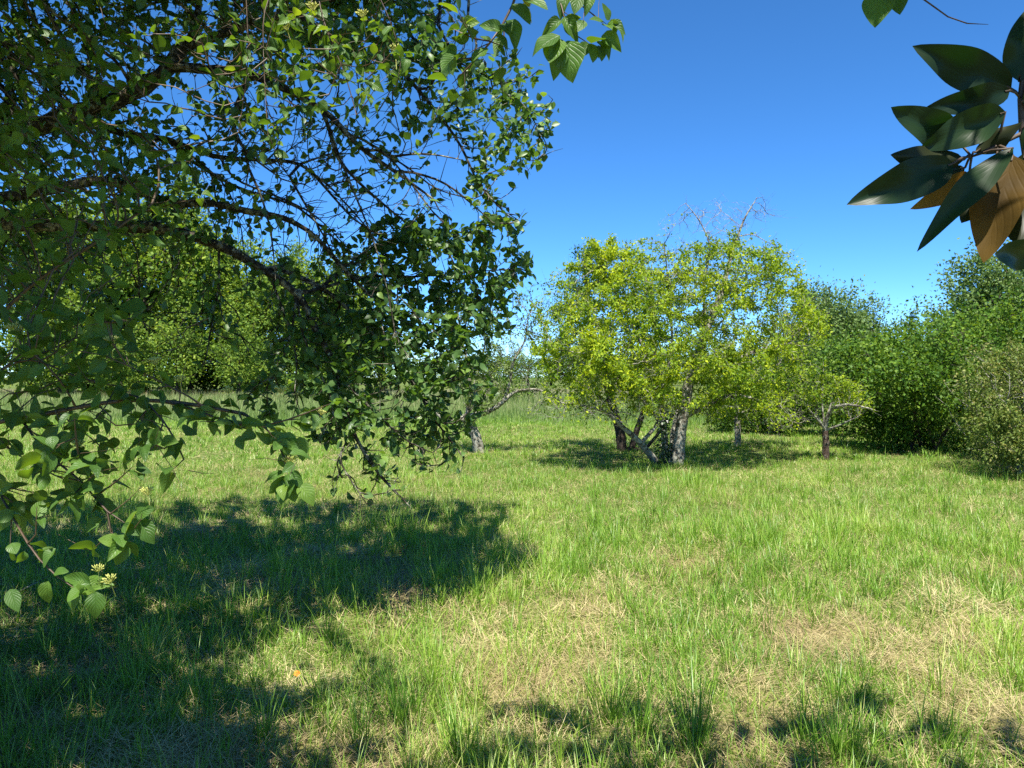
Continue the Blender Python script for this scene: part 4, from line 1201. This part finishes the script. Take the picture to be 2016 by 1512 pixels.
def build_dogwood():
    S = Skeleton(0.05)
    px = lambda *q: [P(*a) for a in q]
    root = np.array([-2.1, 1.35, float(height(-2.1, 1.35)) - .05])
    # stems rising from a stool to the left of the camera
    S.add([root, root + (.12, .05, .5), P(-260, 900, 1.9), P(-90, 845, 1.75), P(40, 824, 1.7), P(150, 803, 1.68), P(245, 784, 1.66), P(330, 789, 1.66), P(410, 800, 1.64), P(480, 815, 1.62)], 0, .011, .004)
    S.add([root + (-.1, .05, 0), root + (.1, .12, 1.0), P(-330, 560, 2.1), P(-240, 200, 2.1), P(-60, -60, 2.1), P(250, -150, 2.2), P(480, -170, 2.3), P(600, -160, 2.4)], 1, .016, .007, attach=False)
    S.add([root + (.05, -.1, 0), root + (.2, -.15, 1.2), root + (.6, -.2, 2.1), root + (1.2, -.1, 2.75), root + (1.9, .1, 3.0), P(1060, -170, 1.7), P(1030, -60, 1.68)], 2, .018, .006, attach=False)
    S.add([root + (-.05, -.15, 0), root + (.1, -.3, 1.3), root + (.4, -.5, 2.4), root + (.9, -.6, 3.2), root + (1.5, -.6, 3.6)], 3, .024, .012, attach=False)
    S.add([root + (.1, .15, 0), root + (.15, .45, .7), P(-120, 740, 2.2), P(60, 560, 2.2), P(200, 470, 2.2), P(300, 400, 2.3)], 4, .012, .004, attach=False)
    # traced shoots
    tr = [([(245, 784, 1.66), (250, 760, 1.6), (300, 800, 1.58), (345, 850, 1.56), (362, 905, 1.55)], .004),
          ([(330, 789, 1.66), (420, 820, 1.6), (500, 850, 1.55), (560, 830, 1.55), (650, 795, 1.55)], .004),
          ([(480, 815, 1.62), (540, 850, 1.55), (560, 890, 1.5), (566, 935, 1.5)], .003),
          ([(40, 824, 1.7), (80, 880, 1.55), (130, 930, 1.5), (184, 955, 1.45), (190, 1005, 1.42), (205, 1027, 1.42), (245, 1029, 1.42)], .0045),
          ([(205, 1027, 1.42), (214, 1055, 1.42), (236, 1066, 1.42)], .003),
          ([(-40, 900, 1.7), (20, 1010, 1.5), (62, 1085, 1.42), (90, 1128, 1.4), (120, 1152, 1.4), (152, 1162, 1.4)], .004),
          ([(-90, 845, 1.75), (0, 870, 1.6), (70, 920, 1.55), (140, 950, 1.5)], .003),
          ([(150, 803, 1.68), (120, 740, 1.6), (60, 690, 1.6)], .004),
          ([(-60, 760, 1.9), (60, 700, 1.7), (150, 745, 1.62), (230, 760, 1.6)], .004),
          ([(410, 800, 1.64), (330, 760, 1.6), (260, 720, 1.58), (205, 700, 1.56)], .003),
          ([(1030, -60, 1.68), (1018, 0, 1.66), (990, 55, 1.66), (955, 100, 1.68), (925, 130, 1.7), (890, 165, 1.75)], .0045),
          ([(1030, -60, 1.68), (1115, -10, 1.6), (1104, 30, 1.58), (1102, 64, 1.58), (1125, 78, 1.58), (1160, 86, 1.58)], .004),
          ([(1115, -10, 1.6), (1150, 5, 1.58), (1168, 40, 1.58), (1195, 48, 1.58)], .003),
          ([(1115, -10, 1.6), (1300, -120, 1.6), (1550, -110, 1.6), (1720, -40, 1.6)], .004),
          ([(1720, -40, 1.6), (1820, -20, 1.6), (1840, 20, 1.6), (1862, 44, 1.6), (1900, 54, 1.6), (1946, 48, 1.6)], .003),
          ([(480, -90, 2.3), (486, 20, 2.3), (490, 120, 2.3), (470, 260, 2.3)], .004),
          ([(600, -140, 2.4), (516, 20, 2.3), (520, 150, 2.3), (530, 300, 2.3)], .004),
          ([(600, -140, 2.4), (620, -40, 2.35), (640, 60, 2.3), (680, 140, 2.3), (700, 220, 2.3)], .004),
          ([(600, -140, 2.4), (720, -60, 2.4), (770, 40, 2.4), (790, 110, 2.4)], .004)]
    for pts, r in tr:
        S.add([P(*a) for a in pts], 0 if pts[0][1] > 650 else (2 if pts[0][0] > 900 else 1), r * .75, r * .45)
    bl = [  # px py rx ry d dr n
        (110, 660, 190, 110, 1.75, .3, 170), (90, 780, 190, 100, 1.65, .25, 200), (120, 880, 170, 70, 1.6, .25, 150), (60, 960, 120, 60, 1.6, .2, 60), (330, 810, 120, 45, 1.6, .15, 80), (520, 830, 130, 30, 1.56, .12, 90),
        (290, 890, 60, 50, 1.52, .12, 36), (100, 1040, 80, 50, 1.45, .1, 8), (30, 1090, 50, 40, 1.45, .1, 3),
        (80, 540, 200, 110, 2.0, .4, 230), (120, 380, 220, 130, 2.1, .4, 300), (90, 180, 200, 150, 2.2, .4, 290), (260, 120, 120, 120, 2.2, .3, 46), (300, 330, 120, 120, 2.3, .3, 50),
        (480, 120, 90, 110, 2.3, .3, 60), (600, 100, 110, 120, 2.35, .3, 200), (720, 110, 100, 110, 2.4, .3, 150), (520, 210, 80, 60, 2.3, .2, 40), (640, 190, 60, 50, 2.3, .2, 26),
        (960, 70, 80, 60, 1.67, .1, 20), (930, 190, 40, 40, 1.74, .08, 12)]
    att = np.concatenate([blob(*b) for b in bl])
    # unseen top of the shrub over and beside the camera: it shades what hangs below
    over = np.concatenate([ell((-1.8, 1.6, 3.3), (1.1, .8, .6), 170), ell((-2.3, 2.0, 3.4), (1.2, 1.2, 1.0), 170), ell((-2.3, .2, 3.4), (.8, .7, .6), 50), ell((-2.6, 2.2, 2.0), (.8, 1.0, 1.2), 110), ell((-2.9, 4.2, 4.0), (1.4, 1.3, .7), 60)])
    over = over[(over[:, 2] > 1.75 + .53 * np.maximum(over[:, 1], 0)) | (over[:, 0] < -.75 * over[:, 1] - .2)]
    sh = shade_sites(3200, lambda x, y: (x < -1.38 + .2 * (y - 4.5)) & (x > -5.5) & (y > 2.6) & (y < 6.6), 2.6, 3.9)
    sh = sh[sh[:, 1] < 3.2]
    tgt = np.concatenate([blob(60, 480, 260, 200, 2.0, .5, 450), blob(40, 820, 240, 130, 1.65, .3, 110), blob(450, 820, 170, 40, 1.55, .1, 50)])
    tt = rng.uniform(.7, 2.0, (len(tgt), 1))
    up = tgt + tt * np.array([0, -math.cos(R(SUN_EL)), math.sin(R(SUN_EL))])
    up = up[((up[:, 2] > 1.72 + .50 * np.maximum(up[:, 1], 0)) | (up[:, 0] < -.70 * up[:, 1] - .15)) & (np.linalg.norm(up - [0, 0, 1.6], axis=1) > .7)]
    up = up[rng.random(len(up)) < np.clip(clump(up, 3.0), 0, .75)]
    att = np.concatenate([att, over, sh, up])
    S.colonize(att, kill=1.3, trop=(0, 0, -.08), jit=.2, keep=.6)
    S.finish(tip=.0016, power=2.4)
    base = root
    t = empty('dogwood', tuple(base), 'dogwood shrub with big veined leaves and pale yellow flower heads, close at the left', 'shrub')
    for k in range(5):
        mt = S.tubes(k, .05)
        if mt is not None: mt = merge(mt, S.spurs(.0014, .006, .5, .07, {k}, .0016))
        if mt is not None: mesh_obj('stem', mt[0] - base, mt[1], M['stem'], t)
    # opposite leaf pairs at the shoot ends and nodes
    tipn = np.array([not c for c in S.kids])
    idx = np.where((S.r < .0042))[0]
    idx = idx[~((S.P[idx][:, 0] > .42) & (S.P[idx][:, 2] < 1.72 + .5 * S.P[idx][:, 1]))]
    pr_ = np.where(tipn[idx], 1.0, 0.55)
    idx = idx[rng.random(len(idx)) < pr_]
    off_frame = (S.P[idx][:, 2] > 1.72 + .5 * np.maximum(S.P[idx][:, 1], 0)) | (S.P[idx][:, 0] < -.72 * S.P[idx][:, 1])
    low = (~off_frame) & (S.P[idx][:, 2] < 1.75) & (S.P[idx][:, 0] < -.3) & (rng.random(len(idx)) < .55)
    idx = np.concatenate([idx, idx[low]] + [idx[off_frame]] * 4)
    ii = np.repeat(idx, 2)
    sgn = np.tile([1, -1], len(idx))
    d0 = S.dir[ii]
    side = unit(np.cross(d0, unit(np.repeat(rand_unit(len(idx)), 2, 0) + [0, 0, .8])))
    d = unit(d0 * .55 + side * sgn[:, None] * .8 + [0, 0, -.12] + .55 * rand_unit(len(ii)))
    nr = unit(np.array([0, 0, 1.0]) + np.array([0, -.2, 0]) + .65 * rng.normal(size=(len(ii), 3)))
    pos = S.P[ii]
    n = len(ii)
    offi = np.concatenate([np.zeros(2 * (len(idx) - 4 * off_frame.sum()), bool), np.ones(8 * off_frame.sum(), bool)])
    pos = pos + np.where(offi, .05, .008)[:, None] * rng.normal(0, 1, (n, 3))
    sz = rng.uniform(.024, .050, n) * np.where(offi, 1.9, 1)
    # explicit leaves that stand out in the photograph: base px, tip px, depth
    ex = [(270, 1006, 238, 1054, 1.42), (236, 1066, 206, 1063, 1.42), (247, 1070, 229, 1112, 1.42), (268, 1010, 294, 1000, 1.44), (276, 1024, 297, 1068, 1.44), (200, 1020, 168, 1040, 1.45),
          (152, 1161, 136, 1206, 1.40), (190, 1165, 186, 1216, 1.40), (178, 1150, 120, 1135, 1.42), (160, 1160, 205, 1140, 1.44), (20, 1160, 34, 1202, 1.40), (110, 1080, 90, 1098, 1.42),
          (566, 935, 552, 990, 1.50), (566, 935, 580, 985, 1.51), (560, 930, 518, 942, 1.50), (570, 932, 594, 952, 1.50), (590, 955, 618, 986, 1.50), (570, 850, 560, 900, 1.53), (590, 860, 596, 905, 1.54),
          (240, 660, 150, 655, 1.6), (238, 600, 284, 604, 1.7), (100, 860, 70, 910, 1.5), (140, 850, 120, 885, 1.5), (180, 900, 190, 930, 1.5), (1102, 70, 1046, 92, 1.58), (1100, 75, 1082, 120, 1.58), (1102, 82, 1095, 142, 1.58), (1118, 80, 1122, 150, 1.58),
          (1160, 86, 1140, 108, 1.58), (1165, 86, 1170, 118, 1.58), (1175, 84, 1205, 106, 1.58), (1185, 70, 1222, 92, 1.58), (1195, 48, 1232, 56, 1.58), (1190, 45, 1168, 36, 1.58), (1200, 40, 1190, 14, 1.58), (1205, 45, 1238, 60, 1.6),
          (1112, 33, 1135, 74, 1.58), (1104, 40, 1072, 56, 1.6), (1120, -12, 1098, 22, 1.6), (1140, -15, 1132, 22, 1.58), (1160, -10, 1156, 22, 1.58), (1025, -8, 1078, 10, 1.62), (1010, 8, 1045, 40, 1.64), (985, 60, 950, 40, 1.66), (960, 95, 925, 115, 1.68), (945, 45, 900, 62, 1.67), (1000, 40, 1020, 86, 1.66), (975, 70, 1002, 84, 1.66),
          (1738, -20, 1722, 44, 1.6), (1762, -22, 1772, 22, 1.6), (1180, 90, 1190, 112, 1.58), (1150, 40, 1138, 60, 1.58)]
    ep = np.array([P(a, b, z) for a, b, _, _, z in ex]); et = np.array([P(a, b, z - .015) for _, _, a, b, z in ex])
    ed = et - ep; es = np.linalg.norm(ed, axis=1)
    en = unit(np.array([0, -.75, .55]) + .28 * rng.normal(size=(len(ex), 3)))
    es = np.maximum(es, .035) * 1.06
    pos = np.concatenate([pos, ep]); d = np.concatenate([d, unit(ed)]); nr = np.concatenate([nr, en]); sz = np.concatenate([sz, es])
    n = len(pos)
    leaves_obj('foliage', HIGH, pos - base, d, nr, sz, M['dogwood_leaf'], t, rng.uniform(1.0, 1.45, n), np.clip(rng.normal(.45, .22, n), 0, 1))
    for fx, fy, fd, fs in ((571, 901, 1.5, .028), (553, 763, 1.6, .024), (155, 872, 1.48, .024), (290, 962, 1.48, .024), (219, 664, 1.56, .026), (448, 765, 1.6, .022), (354, 744, 1.58, .020), (193, 1116, 1.42, .02), (214, 1138, 1.42, .024),
                           (27, 640, 1.6, .032), (541, 855, 1.54, .018), (303, 706, 1.6, .026), (778, 92, 2.36, .036), (712, 22, 2.36, .036), (616, 8, 2.3, .036), (562, 48, 2.3, .034), (1040, 2, 1.62, .022), (634, 808, 1.56, .018)):
        flower_cluster(P(fx, fy, fd) - base, fs, t, (0, -.35, 1))
    print('dogwood nodes', len(S.P), 'leaves', n)


build_dogwood()


# ------------------------------------------------------------------ magnolia at the right
def build_magnolia():
    px = lambda *q: [P(*a) for a in q]
    base = np.array([2.5, .7, float(height(2.5, .7)) - .05])
    S = Skeleton(0.06)
    S.add([base, base + (.05, 0, 1.2), base + (-.1, 0, 2.6), base + (-.3, .05, 3.9)], 0, .09, .04, attach=False)
    S.add([base + (.03, 0, 1.9), base + (-.35, .25, 2.35), P(2200, 60, 1.45), P(2060, 40, 1.37), P(2006, 110, 1.35), P(2006, 190, 1.35), P(2014, 250, 1.35), P(2018, 330, 1.36)], 1, .022, .005)
    S.add(px((2014, 262, 1.35), (1985, 280, 1.34), (1945, 300, 1.34), (1913, 308, 1.34)), 1, .0045, .0032)
    S.add([base + (-.1, 0, 2.6), base + (-.8, .3, 3.1), base + (-1.7, .7, 3.3), base + (-2.5, 1.0, 3.35)], 2, .035, .012)
    S.add([base + (-.2, 0, 3.0), base + (-.6, -.4, 3.4), base + (-1.4, -.6, 3.7), base + (-2.4, -.5, 3.9)], 3, .03, .012)
    att = np.concatenate([ell((.95, .8, 2.75), (.6, .55, .35), 120), ell((1.1, .75, 2.85), (.75, .6, .5), 60), ell((.2, 1.55, 3.25), (1.0, .45, .45), 60), ell((1.6, 1.4, 3.3), (.8, .6, .5), 40), ell((.9, -.2, 3.4), (1.2, .7, .6), 60), ell((2.4, .6, 3.4), (1, 1, 1), 60)])
    att = att[att[:, 2] > 1.85 + .55 * np.maximum(att[:, 1], 0)]
    S.colonize(att, kill=1.5, jit=.2)
    S.finish(tip=.0035, power=2.3)
    t = empty('magnolia', tuple(base), 'magnolia with large glossy dark leaves hanging in at the top right', 'tree')
    for k, nm in enumerate(('trunk', 'limb', 'limb', 'limb')):
        mt = S.tubes(k, .05)
        if mt: mesh_obj(nm, mt[0] - base, mt[1], M['magnolia_stem'], t)
    # the crown over the camera, whorls of leaves at the twig ends
    tips = np.array([i for i in range(len(S.P)) if not S.kids[i] and S.limb[i] != 1 and S.P[i][2] > 1.8 + .55 * max(0, S.P[i][1])])
    ii = np.repeat(tips, 5)
    d = unit(S.dir[ii] * .5 + rand_unit(len(ii)))
    nr = unit(np.array([0, 0, 1.]) + .5 * rng.normal(size=(len(ii), 3)))
    leaves_obj('crown', HIGH[:5], S.P[ii] - base, d, nr, rng.uniform(.12, .2, len(ii)), M['magnolia_leaf'], t, .75)
    # each leaf of the hanging branch: base, tip, width in pixels, depth, camera-facing roll, bend, brown
    L = [(1990, 174, 1801, 90, 74, 1.36, .1, .10, 0), (1988, 178, 1832, 218, 52, 1.33, -.2, .16, 0), (1880, 280, 1758, 211, 64, 1.36, .2, .05, 0), (1979, 220, 1812, 294, 66, 1.32, -.1, .06, 0),
         (1898, 314, 1738, 311, 50, 1.33, .3, .12, 0), (1876, 322, 1680, 398, 74, 1.31, .0, .14, 0), (1994, 292, 1804, 472, 52, 1.27, .35, .20, 0), (1994, 306, 1934, 511, 96, 1.31, .15, .10, 1),
         (1908, 346, 1805, 411, 46, 1.35, -.4, .10, 1), (1960, 330, 1892, 446, 62, 1.34, .2, .10, 0), (2018, 300, 2004, 490, 100, 1.33, .1, .10, 0), (2046, 502, 1938, 494, 62, 1.28, -.1, -.22, 0),
         (2006, 160, 2030, 6, 70, 1.35, .2, .10, 0), (1920, 300, 2014, 242, 40, 1.36, -.4, .05, 0), (1900, 330, 1846, 348, 34, 1.38, .3, .1, 0), (2016, 250, 2110, 300, 70, 1.34, 0, .1, 0), (2012, 200, 2120, 150, 66, 1.34, 0, .1, 0), (2018, 330, 2090, 470, 70, 1.34, 0, .1, 0), (1985, 360, 1976, 470, 40, 1.37, .3, .1, 0)]
    for j, (bx, by, tx, ty, wpx, dd, roll, bend, brown) in enumerate(L):
        p0, p1 = P(bx, by, dd), P(tx, ty, dd - .02 + rng.uniform(-.03, .03))
        ln = np.linalg.norm(p1 - p0)
        d = unit(p1 - p0)
        toc = unit(np.array([0, 0, CAM_H]) - (p0 + p1) / 2)
        s = unit(np.cross(d, toc)); nn = np.cross(s, d)
        nn = unit(nn * math.cos(roll) + s * math.sin(roll))
        if not brown and j not in (5, 6): nn = nn if nn[2] < 0 else -nn      # most show their undersides
        half = wpx * .53 / F * dd / ln
        tv, tf, tu = leaf_template(16, half * 1.05, half * .35, bend, half * .34, 7, seed=j * 1.3)
        V, Fs, U, T = place_leaves([(tv, tf, tu)], np.array([p0]), np.array([d]), np.array([nn]), np.array([ln]), 1.0, np.array([rng.random()]))
        o = mesh_obj('leaf', V - base, Fs, M['magnolia_brown' if brown else 'magnolia_leaf'], t, tint=T, uv=U)
        if brown: o['label'] = 'browned leaf' if j != 7 else 'large brown dying leaf hanging down'
        q = S.P[[i for i in range(len(S.P)) if S.limb[i] == 1]]
        e = q[np.argmin(np.linalg.norm(q - p0, axis=1))]
        pts = np.array([e, (e + p0) / 2 + [0, 0, .004], p0, p0 + d * .01])
        ax = unit(np.gradient(pts, axis=0) + 1e-6); a = unit(np.cross(ax, [.3, .8, .5])); b = np.cross(ax, a)
        th = np.linspace(0, 2 * np.pi, 5, endpoint=False)
        V = (pts[:, None] + .0022 * (np.cos(th)[None, :, None] * a[:, None] + np.sin(th)[None, :, None] * b[:, None])).reshape(-1, 3)
        Q = [(l * 5 + k, l * 5 + (k + 1) % 5, l * 5 + 5 + (k + 1) % 5, l * 5 + 5 + k) for l in range(3) for k in range(5)]
        mesh_obj('leaf_stalk', V - base, [np.array(Q)], M['magnolia_stem'], o)
    print('magnolia', len(S.P))


build_magnolia()


# ------------------------------------------------------------------ small things in the grass
def stick(pts, r, label):
    pts = np.array(pts)
    S = Skeleton(.05)
    S.add(pts, 0, r, r * .6, attach=False, wob=.004)
    S.finish(tip=r * .5)
    mt = S.tubes(None, .12)
    o = mesh_obj('stick', mt[0] - pts[0], mt[1], M['pale_bark'])
    o.location = tuple(pts[0])
    tag(o, label, 'stick')


stick([ground_px(-60, 1222) + (0, 0, .03), ground_px(0, 1200) + (0, 0, .06), ground_px(90, 1163) + (0, 0, .10)], .008, 'pale grey fallen stick lying in the shaded grass at the left edge')
stick([ground_px(-30, 1264) + (0, 0, .02), ground_px(60, 1263) + (0, 0, .03), ground_px(135, 1248) + (0, 0, .05)], .006, 'thin dark fallen stick below the pale grey one')
stick([ground_px(372, 1105) + (0, 0, .03), ground_px(405, 1122) + (0, 0, .05)], .012, 'short broken stick in the middle of the shaded grass')


def orange_flower():
    b = ground_px(583, 1352)
    t = empty('flower', tuple(b), 'single small orange flower in the grass at the edge of the shade', 'flower')
    top = np.array(P(585, 1326, b[1])) - b
    S = Skeleton(.02)
    S.add([np.zeros(3), top * (.5, .5, .5) + (.004, 0, 0), top], 0, .0016, .0012, attach=False); S.finish()
    mt = S.tubes(None, .02)
    mesh_obj('stem', mt[0], mt[1], M['bush_leaf'], t, tint=np.full(len(mt[0]), .6))
    n = 16
    a = np.linspace(0, 2 * np.pi, n, endpoint=False)
    ax = unit(np.array([.1, -.75, .65])); u = unit(np.cross(ax, [1, 0, 0])); v = np.cross(ax, u)
    d = np.cos(a)[:, None] * u + np.sin(a)[:, None] * v
    leaves_obj('petals', [MIDS[0]], top + d * .003, unit(d + .25 * ax), np.repeat(ax[None], n, 0), rng.uniform(.012, .017, n), leaf_material('orange_petal', [(0, (.75, .20, .01)), (1, (.85, .33, .02))], .25, .6, (1, 1, 1)), t, .9, uv=False)
    leaves_obj('centre', [MIDS[0]], top + d * .001 + ax * .001, unit(d * .6 + ax), np.repeat(ax[None], n, 0), np.full(n, .005), plain_material('flower_centre', (.55, .16, .01)), t, .9, uv=False)


orange_flower()


# ------------------------------------------------------------------ house glimpsed between the leaves on the right
def house():
    x0, y0, wdt, dep, hw, hr = 23.6, 36.5, 4.4, 4.4, 3.2, 4.25
    t = empty('house', (x0, y0, 0), 'house with an orange tiled roof glimpsed through the tall tree', 'house')
    V = np.array([(-wdt/2, -dep/2, -.2), (wdt/2, -dep/2, -.2), (wdt/2, dep/2, -.2), (-wdt/2, dep/2, -.2), (-wdt/2, -dep/2, hw), (wdt/2, -dep/2, hw), (wdt/2, dep/2, hw), (-wdt/2, dep/2, hw), (-wdt/2, 0, hr - .05), (wdt/2, 0, hr - .05)], float)
    mesh_obj('wall', V, [np.array([(0, 1, 5, 4), (2, 3, 7, 6)]), np.array([(3, 0, 4, 8, 7), (1, 2, 6, 9, 5)])], plain_material('render_wall', (.62, .55, .45), .9, .08, 3), t, smooth=False)
    o_, th = .35, .12
    prof = [(-dep/2 - o_, hw - .2), (0, hr), (dep/2 + o_, hw - .2), (dep/2 + o_, hw - .2 + th), (0, hr + th), (-dep/2 - o_, hw - .2 + th)]
    V = np.array([(sx * (wdt/2 + .3), y, z) for sx in (-1, 1) for y, z in prof])
    q = [(i, (i + 1) % 6, (i + 1) % 6 + 6, i + 6) for i in range(6)]
    caps = [(0, 5, 4, 1), (1, 4, 3, 2), (6, 7, 10, 11), (7, 8, 9, 10)]
    mesh_obj('roof', V, [np.array(q + caps)], plain_material('roof_tile', (.42, .17, .08), .85, .35, 6), t, smooth=False)
    for wx in (-1.5, 1.3):
        V = np.array([(wx + sx * .45, -dep/2 - .02 + sy * .03, z) for sy in (0, 1) for sx, z in ((-1, 1.1), (1, 1.1), (1, 2.4), (-1, 2.4))])
        mesh_obj('window', V, [np.array([(0, 1, 2, 3), (0, 4, 5, 1), (1, 5, 6, 2), (2, 6, 7, 3), (3, 7, 4, 0)])], plain_material('window_glass', (.05, .06, .07), .15, .1, 3), t, smooth=False)


house()
